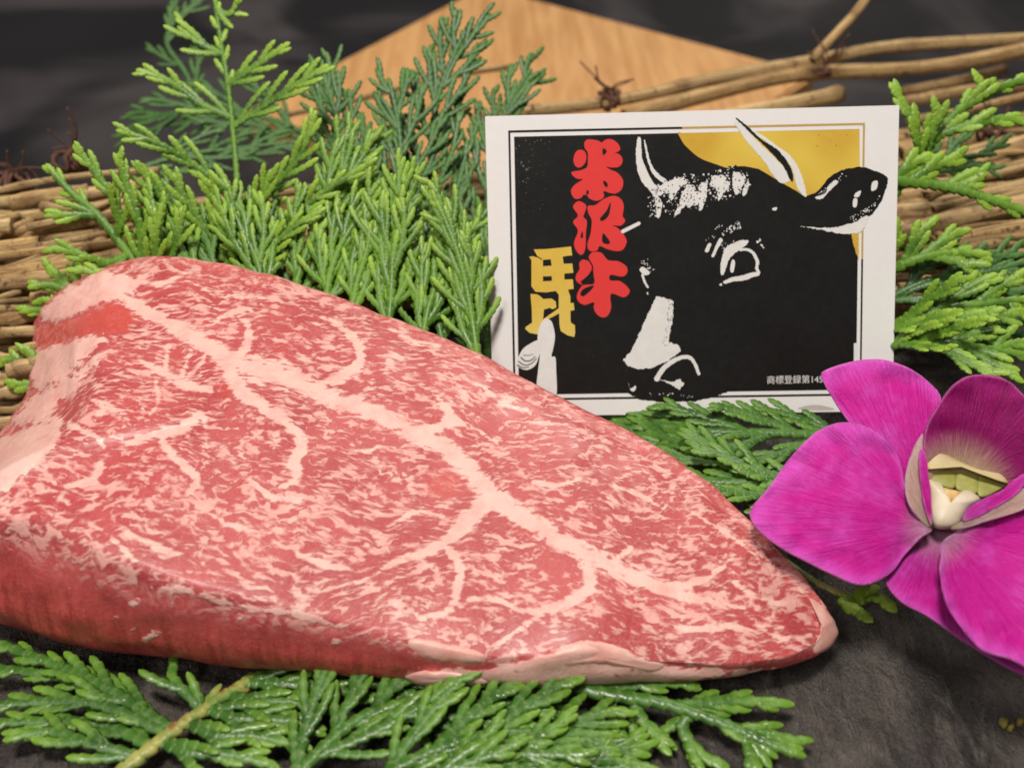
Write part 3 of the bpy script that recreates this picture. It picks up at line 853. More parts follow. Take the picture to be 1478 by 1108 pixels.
sheet('scuff_mark', specks([(743, 198), (805, 200), (800, 216), (744, 216)], 14, 0.6, 1.8, 14) + specks([(752, 233), (764, 233), (764, 262), (752, 262)], 9, 1.0, 2.4, 15) + specks([(745, 218), (790, 218), (790, 308), (750, 308)], 55, 0.4, 1.1, 16)
      + specks([(1175, 190), (1235, 190), (1235, 215), (1175, 212)], 6, 0.6, 1.5, 17) + specks([(860, 440), (960, 440), (960, 540), (820, 540)], 10, 0.4, 0.9, 18), M['grey'], 4)
sheet('print_line', [[(1232.2, 495), (1237.4, 495), (1236.8, 566), (1231.8, 566)]], M['paper'], 5)
# lettering
def disc(cx, cy_, rx, ry, rot=0.0, n=26):
    return [(cx + rx * math.cos(a) * math.cos(rot) - ry * math.sin(a) * math.sin(rot), cy_ + rx * math.cos(a) * math.sin(rot) + ry * math.sin(a) * math.cos(rot)) for a in np.linspace(0, 2 * math.pi, n, endpoint=False)]
ca = lambda X, Y: (815 + X / 12.308, 190 + Y / 12.308)
cb = lambda X, Y: (815 + X / 12.308, 280 + Y / 12.308)
rice = [mps(ca, [(350, 200), (400, 145), (500, 145), (600, 165), (655, 195), (740, 140), (850, 145), (950, 220), (985, 320), (920, 372), (890, 385), (960, 400), (1020, 470), (1020, 560), (950, 630), (830, 640), (740, 622), (800, 670),
                  (930, 730), (1020, 830), (1040, 930), (1000, 1040), (900, 1100), (800, 1090), (690, 1060), (700, 1150), (640, 1210), (540, 1230), (430, 1180), (395, 1130), (330, 1130), (290, 1180), (190, 1195), (125, 1120), (120, 1020), (200, 930), (320, 850),
                  (230, 840), (150, 790), (120, 730), (170, 705), (280, 690), (390, 640), (410, 560), (410, 380), (360, 300)]),
        mps(ca, [(270, 325), (350, 350), (385, 440), (360, 560), (270, 640), (190, 610), (155, 500), (195, 370)])]
sheet('red_character', rice, M['red'], 4, 'red rounded character for rice')
sheet('red_character', [mps(cb, [(260, 130), (350, 170), (385, 240), (345, 360), (335, 410), (395, 490), (375, 700), (370, 940), (330, 1060), (270, 1075), (190, 980), (170, 850), (235, 650), (150, 500), (235, 385), (150, 240), (190, 160)]),
                        mps(cb, [(415, 215), (540, 200), (680, 100), (820, 40), (930, 45), (1020, 120), (1050, 240), (1030, 390), (1075, 470), (1020, 550), (940, 565), (850, 555), (960, 620), (1060, 740), (1100, 850), (1040, 980), (930, 1015), (760, 980), (620, 925), (580, 1000), (470, 1020), (410, 960), (410, 860), (460, 700), (480, 470), (420, 340)])],
      M['red'], 4, 'red rounded character for stream')
sheet('red_character', [mps(cy, [(910, 230), (960, 195), (1050, 205), (1130, 290), (1250, 305), (1350, 370), (1350, 450), (1290, 485), (1160, 465), (1155, 530), (1270, 540), (1370, 620), (1380, 680), (1310, 730), (1165, 690), (1165, 850), (1130, 940), (1070, 970), (1000, 935), (960, 860), (960, 790), (850, 820), (770, 770), (765, 690), (830, 590), (960, 570), (960, 470), (945, 370), (905, 290)]),
                        mps(cy, [(840, 285), (920, 320), (935, 400), (870, 500), (815, 560), (830, 590), (755, 540), (750, 470), (790, 400), (790, 320)])],
      M['red'], 4, 'red rounded character for cow')
sheet('letter_counter', [mps(ca, [(680, 300), (730, 320), (745, 360), (690, 420), (670, 360)]), mps(ca, [(690, 870), (750, 910), (765, 960), (735, 990), (690, 930)]), mps(ca, [(395, 1045), (425, 1050), (420, 1110), (380, 1110)]),
                         mps(cb, [(810, 150), (810, 260), (770, 400), (665, 480), (630, 430), (740, 300)]), mps(cb, [(680, 700), (760, 780), (805, 860), (760, 890), (670, 850)]), mps(cb, [(315, 660), (325, 770), (285, 775), (285, 730)]),
                         mps(cy, [(955, 590), (930, 640), (840, 715), (800, 690), (840, 630)]), stroke(mp(cy, [(905, 290), (945, 380), (900, 470), (805, 550)]), 2.0, 1.8)], M['ink'], 5)
sheet('yellow_character', [mp(cy, [(250, 165), (400, 160), (690, 130), (705, 235), (640, 240), (590, 252), (605, 335), (705, 330), (718, 440), (612, 450), (612, 520), (712, 518), (722, 630), (655, 640), (682, 720), (684, 800), (720, 795), (732, 880), (684, 890),
                                   (684, 1000), (690, 1030), (735, 1060), (740, 1140), (730, 1200), (650, 1180), (570, 1130), (555, 1060), (550, 920), (400, 1000), (350, 1080), (345, 1000), (545, 860), (545, 700), (510, 655), (400, 672), (270, 665), (222, 600), (222, 290), (195, 250), (240, 245), (300, 262), (345, 290), (350, 280), (290, 240)]),
                           mp(cy, [(210, 690), (290, 695), (330, 720), (362, 750), (460, 745), (510, 780), (518, 850), (470, 872), (440, 855), (370, 875), (362, 960), (350, 1060), (300, 1170), (200, 1150), (148, 1105), (155, 1080), (230, 1030), (225, 850)])],
      M['yellow'], 4, 'yellow stylised character')
sheet('letter_counter', [mp(cy, [(358, 288), (450, 280), (462, 355), (358, 362)]), mp(cy, [(358, 482), (462, 480), (465, 535), (358, 540)])], M['ink'], 5)
sheet('hand_print', [mps(ch, [(380, 80), (440, 95), (475, 150), (500, 290), (480, 430), (460, 525), (505, 540), (515, 700), (515, 990), (400, 990), (290, 900), (300, 700), (320, 520), (300, 460), (295, 300), (320, 170)]),
                     mps(ch, [(300, 340), (200, 380), (120, 440), (65, 540), (45, 620), (100, 670), (180, 685), (260, 640), (300, 560), (320, 450)])], M['paper'], 5)
sheet('hand_print', [stroke(mp(ch, [(100, 540), (150, 580), (220, 570), (265, 530)]), 2.2, 1.4), stroke(mp(ch, [(70, 585), (140, 630), (220, 610), (280, 550)]), 1.8, 1.2), stroke(mp(ch, [(60, 630), (120, 660), (190, 650)]), 2.0, 1.2),
                     stroke(mp(ch, [(130, 510), (180, 515), (240, 500)]), 1.2, 0.8)], M['grey'], 6)
# registration line in small type
fc = bpy.data.curves.new('small_type', 'FONT')
fc.body = '商標登録第1457'
fc.size = 1.0
fo = bpy.data.objects.new('small_type', fc); COL.objects.link(fo)
bpy.context.view_layer.update()
tm = bpy.data.meshes.new_from_object(fo.evaluated_get(bpy.context.evaluated_depsgraph_get()))
bpy.data.objects.remove(fo)
tv = np.array([v_.co[:] for v_ in tm.vertices])
if len(tv):
    lo_, hi_ = tv.min(0), tv.max(0)
    for v_ in tm.vertices:
        u = (v_.co.x - lo_[0]) / (hi_[0] - lo_[0]); w_ = (v_.co.y - lo_[1]) / (hi_[1] - lo_[1])
        v_.co = Vector(cardpt(1107 + 87 * u, 554 - 12 * w_ - 1.5 * u, 0.00003 * 5))
    link_mesh('small_lettering', tm, M['paper'], CARD, smooth=False)
# smudge on the lower margin
sheet('smudge', [smooth([(1152, 590), (1160, 586), (1178, 584), (1196, 587), (1204, 591), (1180, 592)])], mat_print('smudge_grey', (0.50, 0.46, 0.42)), 1)

# ------------------------------------------------------------------ the orchid
def orchid_depth(px, py):
    return 0.2030 + (755 - py) * 0.000085

def petal(name, outline, base, mat, parent, d_off=0.0, tilt=(0, 0), cup=0.0, ruffle=0.0013, n=120, rings=30, thick=0.0005, label=None, seed=0.0, fold=0.0):
    """a petal from its outline; depth runs over a cupped, ruffled surface of its own"""
    out = catmull(np.array(outline, float), n, closed=True)
    c = out.mean(0); base = np.array(base, float)
    size = np.max(np.linalg.norm(out - base, axis=1))
    hub = 0.55 * c + 0.45 * base
    axis = nrm(c - base); pr = np.array([-axis[1], axis[0]])
    P2 = []
    for k in range(rings + 1):
        t = (k / rings)
        P2.append(out * (1 - t) + hub * t)
    P2 = np.array(P2).reshape(-1, 2)
    r = np.linalg.norm(P2 - base, axis=1) / size
    lat = ((P2 - base) @ pr) / (0.5 * size)
    edge_d = np.repeat(np.linspace(0, 1, rings + 1), n)
    ang = np.arctan2((P2 - base) @ pr, (P2 - base) @ axis)
    verts = []
    for i, p in enumerate(P2):
        d = orchid_depth(p[0], p[1]) + d_off + tilt[0] * (p[0] - base[0]) + tilt[1] * (p[1] - base[1])
        d += cup * (r[i] ** 2) + fold * abs(lat[i])
        d += ruffle * (1 - edge_d[i]) ** 2 * 2.2 * noise.noise(Vector((p[0] * 0.028, p[1] * 0.028, seed)))
        d += ruffle * 0.8 * noise.noise(Vector((p[0] * 0.012, p[1] * 0.012, seed + 9)))
        d += 0.00010 * math.sin(ang[i] * 38) * r[i]
        verts.append(D(p[0], p[1], d))
    fcs = []
    for k in range(rings):
        for i in range(n):
            j = (i + 1) % n
            fcs.append((k * n + i, (k + 1) * n + i, (k + 1) * n + j, k * n + j))
    me = mesh_from(name, verts, fcs, {'rad': r, 'ang': ang, 'edge': edge_d})
    o = link_mesh(name, me, mat, parent)
    md = o.modifiers.new('thickness', 'SOLIDIFY'); md.thickness = thick; md.offset = 0
    if label: o['label'] = label
    return o

MP = mat_petal('petal_magenta', (0.52, 0.005, 0.265), (0.60, 0.075, 0.49), (0.60, 0.33, 0.46), (0.36, 0.001, 0.155))
MLIP = mat_petal('lip_purple', (0.27, 0.002, 0.115), (0.34, 0.010, 0.17), (0.52, 0.40, 0.25), (0.20, 0.001, 0.08), 0.20, 0.56)
MCREAM = mat_petal('throat_cream', (0.46, 0.30, 0.25), (0.52, 0.36, 0.38), (0.44, 0.42, 0.18), (0.44, 0.12, 0.25))
MGREEN = mat_plain('ridge_green', (0.27, 0.27, 0.055), (0.36, 0.36, 0.10), 0.5, 300, 0.1)
MCOL = mat_plain('column_white', (0.56, 0.48, 0.33), (0.64, 0.56, 0.44), 0.5, 200, 0.15)
MANTH = mat_plain('anther_ochre', (0.55, 0.28, 0.12), (0.62, 0.50, 0.18), 0.5, 500, 0.05)
fl = P(1380, 900, 0.004)
ORC = thing('orchid_flower', tuple(float(x) for x in fl), 'magenta orchid flower with cream throat lying beside the steak', 'flower')
# rear sepals first, then the petals, lip and column
petal('sepal', [(1186, 545), (1192, 534), (1222, 524), (1268, 519), (1310, 530), (1340, 552), (1358, 574), (1352, 600), (1345, 640), (1342, 700), (1345, 752), (1330, 755), (1310, 725), (1285, 670), (1250, 640), (1222, 605), (1200, 572)],
      (1348, 760), MP, ORC, d_off=0.0065, tilt=(0, 0.00003), cup=0.005, seed=1.0)
petal('sepal', [(1335, 768), (1300, 800), (1278, 835), (1300, 868), (1340, 890), (1390, 925), (1430, 950), (1478, 975), (1530, 990), (1540, 950), (1480, 880), (1420, 820), (1385, 775), (1360, 762)],
      (1352, 758), MP, ORC, d_off=0.0042, cup=0.003, seed=2.0, ruffle=0.0004)
petal('sepal', [(1440, 700), (1480, 640), (1530, 590), (1600, 570), (1640, 610), (1610, 690), (1540, 740), (1450, 750)], (1390, 745), MP, ORC, d_off=0.0065, cup=0.004, seed=8.0)
petal('petal', [(1344, 764), (1322, 738), (1306, 700), (1296, 660), (1272, 630), (1240, 613), (1205, 612), (1172, 628), (1140, 662), (1112, 700), (1086, 732), (1084, 750), (1102, 772), (1130, 792), (1160, 808), (1196, 826), (1236, 843), (1262, 840), (1288, 824), (1306, 800), (1328, 776)],
      (1350, 760), MP, ORC, d_off=0.0, tilt=(-0.000012, 0), cup=0.0015, seed=3.0)
petal('petal', [(1362, 780), (1395, 760), (1440, 742), (1490, 722), (1560, 705), (1630, 730), (1655, 800), (1640, 880), (1590, 945), (1540, 975), (1490, 966), (1455, 950), (1418, 938), (1388, 906), (1366, 872), (1357, 830), (1358, 800)],
      (1352, 762), MP, ORC, d_off=-0.0005, tilt=(-0.000015, -0.00002), cup=0.0022, seed=4.0)
petal('lip', [(1338, 700), (1333, 660), (1336, 620), (1352, 588), (1376, 556), (1404, 541), (1445, 545), (1470, 562), (1500, 600), (1510, 640), (1496, 680), (1470, 705), (1440, 715), (1400, 720), (1360, 715)],
      (1378, 716), MLIP, ORC, d_off=0.0040, tilt=(0, 0.00006), cup=-0.004, seed=5.0, ruffle=0.0008)
petal('lip_side_lobe', [(1344, 758), (1334, 730), (1328, 690), (1327, 655), (1333, 648), (1338, 670), (1342, 710), (1345, 740)], (1348, 762), MP, ORC, d_off=-0.0022, cup=-0.001, seed=6.0, n=60, rings=10, ruffle=0.0002)
petal('lip_side_lobe', [(1342, 760), (1326, 748), (1310, 724), (1306, 694), (1312, 664), (1324, 636), (1332, 628), (1330, 660), (1328, 700), (1335, 735)], (1348, 764), MCREAM, ORC, d_off=-0.0012, cup=0.001, seed=6.5, n=70, rings=12, ruffle=0.0003)
petal('lip_side_lobe', [(1390, 752), (1396, 735), (1420, 720), (1450, 706), (1476, 685), (1484, 690), (1468, 712), (1440, 730), (1412, 745)], (1380, 760), MP, ORC, d_off=-0.0042, cup=-0.001, seed=7.0, n=60, rings=10, ruffle=0.0002)
petal('lip_side_lobe', [(1372, 762), (1400, 748), (1440, 732), (1472, 712), (1490, 700), (1496, 722), (1470, 738), (1430, 750), (1392, 762)], (1364, 768), MCREAM, ORC, d_off=-0.0036, cup=-0.0012, seed=7.5, n=60, rings=10, ruffle=0.0002)

def blob(name, outline, mat, parent, depth, bulge, n=48, rings=10, back=0.002):
    out = catmull(np.array(outline, float), n, closed=True); c = out.mean(0)
    verts, fcs = [], []
    for k in range(rings + 1):
        t = k / rings; h = math.sqrt(max(0, 1 - (1 - t) ** 2))
        for p in out:
            q_ = p * (1 - t) + c * t
            verts.append(D(q_[0], q_[1], orchid_depth(*q_) + depth - bulge * h))
    for k in range(rings):
        for i in range(n):
            j = (i + 1) % n; fcs.append((k * n + i, (k + 1) * n + i, (k + 1) * n + j, k * n + j))
    b0 = len(verts)
    for p in out: verts.append(D(p[0], p[1], orchid_depth(*p) + depth + back))
    for i in range(n):
        j = (i + 1) % n; fcs.append((i, j, b0 + j, b0 + i))
    fcs.append(tuple(range(b0 + n - 1, b0 - 1, -1)))
    return link_mesh(name, mesh_from(name, verts, fcs), mat, parent)

co_ = lambda X, Y: (1270 + X / 7.101, 620 + Y / 7.101)
for poly in [[(480, 505), (500, 400), (600, 325), (690, 345), (780, 400), (770, 580), (700, 600), (560, 540)],
             [(775, 590), (790, 420), (860, 395), (1000, 440), (1000, 640), (860, 640)],
             [(1000, 650), (1010, 465), (1080, 470), (1180, 500), (1290, 560), (1180, 640), (1060, 690)]]:
    blob('throat_ridge', mp(co_, poly), MGREEN, ORC, 0.0020, 0.0005)
blob('throat_edge', mp(co_, [(460, 400), (470, 250), (540, 205), (700, 260), (860, 340), (1060, 420), (1230, 450), (1310, 545), (1200, 520), (1050, 455), (900, 395), (780, 370), (620, 320), (520, 370)]), mat_plain('throat_yellow', (0.48, 0.40, 0.17), (0.54, 0.42, 0.26), 0.5, 260, 0.1), ORC, 0.0002, 0.0012, n=64)
col_ = blob('column', mp(co_, [(485, 520), (560, 525), (640, 565), (660, 700), (740, 740), (820, 640), (900, 620), (990, 665), (1025, 720), (930, 800), (860, 900), (800, 990), (680, 1020), (560, 1000), (510, 880), (495, 680)]), MCOL, ORC, -0.0002, 0.0036)
blob('anther_cap', mp(co_, [(640, 595), (730, 610), (830, 640), (800, 710), (740, 745), (690, 765), (645, 690)]), MANTH, col_, -0.0012, 0.0016, n=32)

# ------------------------------------------------------------------ the mat of dry twigs behind
MA = math.radians(12.5)
def mat_pt(s, q, z):
    return np.array([s * math.cos(MA) - q * math.sin(MA), 0.022 + s * math.sin(MA) + q * math.cos(MA), z])

def tube(pts, rad, sides=9, nodes=(), seed=0, hollow=True, swell=0.25):
    """a bent stalk with swollen nodes, uneven girth and open ends"""
    pts = np.asarray(pts, float)
    L = np.sum(np.linalg.norm(np.diff(pts, axis=0), axis=1))
    n = int(max(10, min(60, L / 0.0035)))
    c = catmull(pts, n)
    t = np.gradient(c, axis=0); t /= np.linalg.norm(t, axis=1, keepdims=True)
    ref = np.array([0.05, 0.1, 1.0])
    sd = np.cross(t, ref); sd /= np.linalg.norm(sd, axis=1, keepdims=True)
    up = np.cross(sd, t)
    u = np.linspace(0, 1, n)
    rs = np.random.default_rng(seed)
    r = np.full(n, rad) * (1 + 0.10 * np.interp(u, np.linspace(0, 1, 9), rs.uniform(-1, 1, 9)))
    nd = np.zeros(n)
    for k in nodes:
        b = np.exp(-((u - k) * L / 0.0022) ** 2); r = r * (1 + swell * b); nd = np.maximum(nd, b)
    if callable(swell): pass
    a = np.linspace(0, 2 * math.pi, sides, endpoint=False)
    wob = 1 + 0.20 * rs.uniform(-1, 1, sides)
    V = c[:, None] + (sd[:, None] * np.cos(a)[None, :, None] + up[:, None] * np.sin(a)[None, :, None]) * (r[:, None] * wob[None])[..., None]
    V = V.reshape(-1, 3)
    along = np.repeat(u * L * 10, sides); around = np.tile(np.sin(a), n); node = np.repeat(nd, sides)
    fcs = []
    for i in range(n - 1):
        for j in range(sides):
            k = (j + 1) % sides
            fcs.append((i * sides + j, i * sides + k, (i + 1) * sides + k, (i + 1) * sides + j))
    V = list(V); along = list(along); around = list(around); node = list(node)
    for e, sgn in ((0, 1), (n - 1, -1)):                # dished cut ends
        ring = [e * sides + j for j in range(sides)]
        b0 = len(V)
        for j in ring:
            V.append(c[e] + (V[j] - c[e]) * 0.62 + t[e] * sgn * rad * 0.25); along.append(along[j]); around.append(0.0); node.append(0.9)
        for j in range(sides):
            k = (j + 1) % sides
            q_ = (ring[j], b0 + j, b0 + k, ring[k])
            fcs.append(q_ if sgn > 0 else q_[::-1])
        cap = tuple(b0 + j for j in range(sides))
        fcs.append(cap if sgn > 0 else cap[::-1])
    return np.array(V), fcs, {'along': along, 'around': around, 'node': node}

TM = mat_pt(0, 0.05, 0)
MAT_OBJ = thing('twig_mat', (float(TM[0]), float(TM[1]), 0.0), 'mat of tied dry straw coloured twigs behind the steak and card', 'twig mat')
rt = random.Random(5)
def add_twig(pts, rad, seed, nodes=None, sides=11):
    L = np.sum(np.linalg.norm(np.diff(np.asarray(pts), axis=0), axis=1))
    if nodes is None:
        nodes = []; u = rt.uniform(0.05, 0.3)
        while u < 1: nodes.append(u); u += rt.uniform(0.03, 0.06) / L
    V, F_, A = tube(pts, rad, sides, nodes, seed, swell=rt.uniform(0.12, 0.38))
    return link_mesh('twig', mesh_from('twig', V, F_, A), M['straw'], MAT_OBJ)

# laid rows of stalks, in three uneven layers
k = 0
for layer, (zb, q0, q1, step) in enumerate([(0.0055, 0.002, 0.098, 0.0072), (0.0135, 0.006, 0.097, 0.0052), (0.0215, 0.010, 0.092, 0.0040)]):
    q_ = q0
    while q_ < q1:
        hump = math.sin(math.pi * min(1, max(0, (q_ + 0.012) / 0.11)))
        z = zb * (0.55 + 0.6 * hump) + rt.uniform(-0.0015, 0.0015)
        rad = rt.choice([0.0010, 0.0014, 0.0018, 0.0023, 0.0029]) * (1.05 if layer < 2 else 0.9)
        ext = [(-0.215, 0.235)]
        lim = -0.119 - 0.02 * rt.random()
        if q_ < 0.030: ext = [(-0.215, lim), (0.085 + 0.01 * rt.random(), 0.235)]
        elif rt.random() < 0.55 and layer > 0:
            a_ = rt.uniform(-0.12, 0.12); ext = [(-0.215, a_), (a_ + rt.uniform(-0.05, 0.01), 0.235)]
        for (s0, s1) in ext:
            tilt = rt.gauss(0, 0.045); bow = rt.uniform(-0.004, 0.004)
            pts = []
            for j in range(5):
                u = j / 4; s = s0 + (s1 - s0) * u
                pts.append(mat_pt(s, q_ + tilt * (s - 0.5 * (s0 + s1)) + bow * math.sin(math.pi * u), max(rad, z + 0.0016 * math.sin(3 * u + k) + (0.0025 if s1 < 0 else 0))))
            add_twig(pts, rad, 100 + k); k += 1
        q_ += step * rt.uniform(0.8, 1.2)
# single stalks that stand out, placed where they show
def px_twig(p, rad, seed, nodes=None):
    return add_twig([P(x, y, z) for x, y, z in p], rad, seed, nodes)
px_twig([(690, 168, .028), (880, 148, .031), (1040, 113, .034), (1180, 88, .036), (1275, 70, .038), (1390, 62, .039), (1500, 56, .040)], 0.0021, 401, [0.27, 0.72])
px_twig([(900, 168, .030), (1010, 140, .032), (1150, 108, .034), (1300, 100, .036), (1400, 88, .038), (1500, 68, .040)], 0.0023, 402, [0.42])
px_twig([(1172, 88, .040), (1205, 52, .046), (1240, 14, .052), (1262, -25, .057)], 0.0015, 403, [0.15, 0.62])
px_twig([(1000, 180, .024), (1100, 160, .027), (1215, 136, .028)], 0.0026, 404, [0.95])
px_twig([(405, 168, .030), (500, 148, .033), (600, 122, .036), (690, 104, .038), (742, 97, .039)], 0.0010, 405, [0.58, 0.93])
px_twig([(1300, 132, .028), (1375, 118, .031), (1450, 100, .032)], 0.0014, 406, [0.1, 0.95])
px_twig([(1300, 150, .027), (1400, 130, .030), (1490, 122, .030)], 0.0016, 407)
px_twig([(1298, 222, .026), (1400, 200, .028), (1500, 188, .028)], 0.0024, 408, [0.55])
px_twig([(1295, 345, .024), (1350, 325, .026), (1450, 300, .028), (1510, 290, .028)], 0.0026, 409, [0.05])
px_twig([(1350, 350, .025), (1400, 342, .026), (1500, 325, .027)], 0.0024, 410, [0.06, 0.14])
px_twig([(1295, 300, .024), (1400, 285, .026), (1500, 262, .028)], 0.0017, 411)
px_twig([(1370, 414, .019), (1430, 413, .020), (1500, 405, .021)], 0.0014, 412, [0.02, 0.7])
px_twig([(-40, 300, .030), (60, 288, .032), (130, 282, .032), (230, 262, .032)], 0.0021, 413, [0.3])
px_twig([(-40, 322, .028), (60, 310, .030), (150, 300, .030), (260, 280, .030)], 0.0017, 414, [0.6])
px_twig([(-40, 345, .025), (40, 338, .027), (110, 322, .028), (200, 305, .028)], 0.0019, 415, [0.2])
px_twig([(-40, 430, .020), (20, 405, .024), (70, 385, .026), (140, 352, .027)], 0.0017, 416, [0.5, 0.8])
px_twig([(-40, 480, .014), (20, 455, .018), (60, 430, .020), (96, 418, .021)], 0.0019, 417, [0.4])
px_twig([(-40, 520, .012), (10, 505, .014), (50, 492, .016)], 0.0020, 418, [0.3])
px_twig([(-40, 590, .008), (10, 580, .009), (40, 574, .010)], 0.0022, 419, [0.6])
for k2 in range(14):
    y0 = 275 + 26 * k2 + rt.uniform(-8, 8); z0 = 0.031 - 0.0017 * k2; xr = 230 - 14 * k2
    px_twig([(-45, y0 + rt.uniform(0, 22), z0), (xr * 0.4, y0 + rt.uniform(-14, 10), z0 + 0.001), (xr, y0 - rt.uniform(5, 38), z0 + 0.0015)], rt.uniform(0.0008, 0.0016), 430 + k2)
for k2 in range(12):
    y0 = 165 + 24 * k2 + rt.uniform(-8, 8); z0 = 0.031 - 0.0008 * k2
    px_twig([(1292 + rt.uniform(0, 60), y0 + rt.uniform(0, 15), z0), (1400, y0 - rt.uniform(0, 16), z0 + 0.001), (1505, y0 - rt.uniform(10, 45), z0 + 0.0015)], rt.uniform(0.0007, 0.0015), 450 + k2)
for k2 in range(30):                                   # broken ends lying on top
    x0 = rt.uniform(-40, 150); y0 = rt.uniform(285, 560); z0 = 0.033 - 0.00006 * (y0 - 285)
    L_ = rt.uniform(40, 130); sl = rt.uniform(-0.55, 0.05)
    x1 = min(x0 + L_, 240 - (y0 - 285) * 0.62)
    if x1 - x0 < 25: continue
    px_twig([(x0, y0, z0), ((x0 + x1) / 2, y0 + sl * (x1 - x0) / 2 + rt.uniform(-3, 3), z0 + 0.0006), (x1, y0 + sl * (x1 - x0), z0 + 0.0004)], rt.choice([0.0007, 0.0010, 0.0014, 0.0019]), 470 + k2)
for k2 in range(16):
    x0 = rt.uniform(1295, 1440); y0 = rt.uniform(170, 430); z0 = 0.033 - 0.00005 * (y0 - 170)
    L_ = rt.uniform(50, 130); sl = rt.uniform(-0.45, 0.1)
    px_twig([(x0, y0, z0), (x0 + L_ / 2, y0 + sl * L_ / 2 + rt.uniform(-3, 3), z0 + 0.0006), (x0 + L_, y0 + sl * L_, z0 + 0.0004)], rt.choice([0.0007, 0.0010, 0.0014, 0.0017]), 510 + k2)
# brown cord bindings with loose fibres
def binding(px, py, z, r, seed, turns=7):
    rs = random.Random(seed); c = P(px, py, z)
    V, F_ = [], []
    dirx = np.array([math.cos(MA), math.sin(MA), 0]); diry = np.array([-math.sin(MA), math.cos(MA), 0])
    def addt(pts, rad):
        v_, f_, _ = tube(pts, rad, 6, (), rs.randint(0, 999))
        b0 = len(V); V.extend(v_); F_.extend([tuple(b0 + i for i in q_) for q_ in f_])
    for t_ in range(turns):
        off = dirx * (t_ - turns / 2) * 0.0007; ph = rs.uniform(0, 6); rr = r * rs.uniform(0.55, 1.15)
        sk = rs.uniform(-0.9, 0.9); el = rs.uniform(0.6, 1.2)
        addt([c + off + diry * rr * math.cos(ph + a) + np.array([0, 0, rr * el * math.sin(ph + a)]) + dirx * (sk * rr * math.sin(ph * 2 + a) + 0.0012 * rs.uniform(-1, 1)) for a in np.linspace(0, rs.uniform(4, 6.2), 11)], rs.uniform(0.0003, 0.0008))
    for _ in range(5):
        d_ = nrm([rs.uniform(-1, 1), rs.uniform(-0.5, 0.5), rs.uniform(0.2, 1.3)]); l_ = rs.uniform(0.004, 0.014)
        p0 = c + np.array([0, 0, r])
        addt([p0, p0 + d_ * l_ * 0.5 + np.array([rs.uniform(-.001, .001), 0, 0]), p0 + d_ * l_ + np.array([rs.uniform(-.003, .003), 0, rs.uniform(-.002, .002)])], 0.00028)
    link_mesh('cord_binding', mesh_from('cord_binding', V, F_), M['cord'], MAT_OBJ)
binding(880, 143, .032, .0030, 1)
binding(110, 232, .030, .0034, 2, 8)
binding(25, 266, .030, .0040, 3, 12)
binding(1190, 104, .036, .0022, 4, 2)
binding(1432, 200, .030, .0042, 5, 6)
binding(1385, 408, .021, .0026, 6, 4)

# ------------------------------------------------------------------ cypress sprigs
SEGU = np.array([0.0, 0.18, 0.45, 0.78, 0.97])
SEGW = np.array([0.76, 0.92, 1.05, 1.17, 1.06])
SEGT = np.array([0.98, 1.10, 0.78, 0.86, 0.96])
SEGJ = np.array([0.9, 0.0, 0.0, 0.05, 1.0])

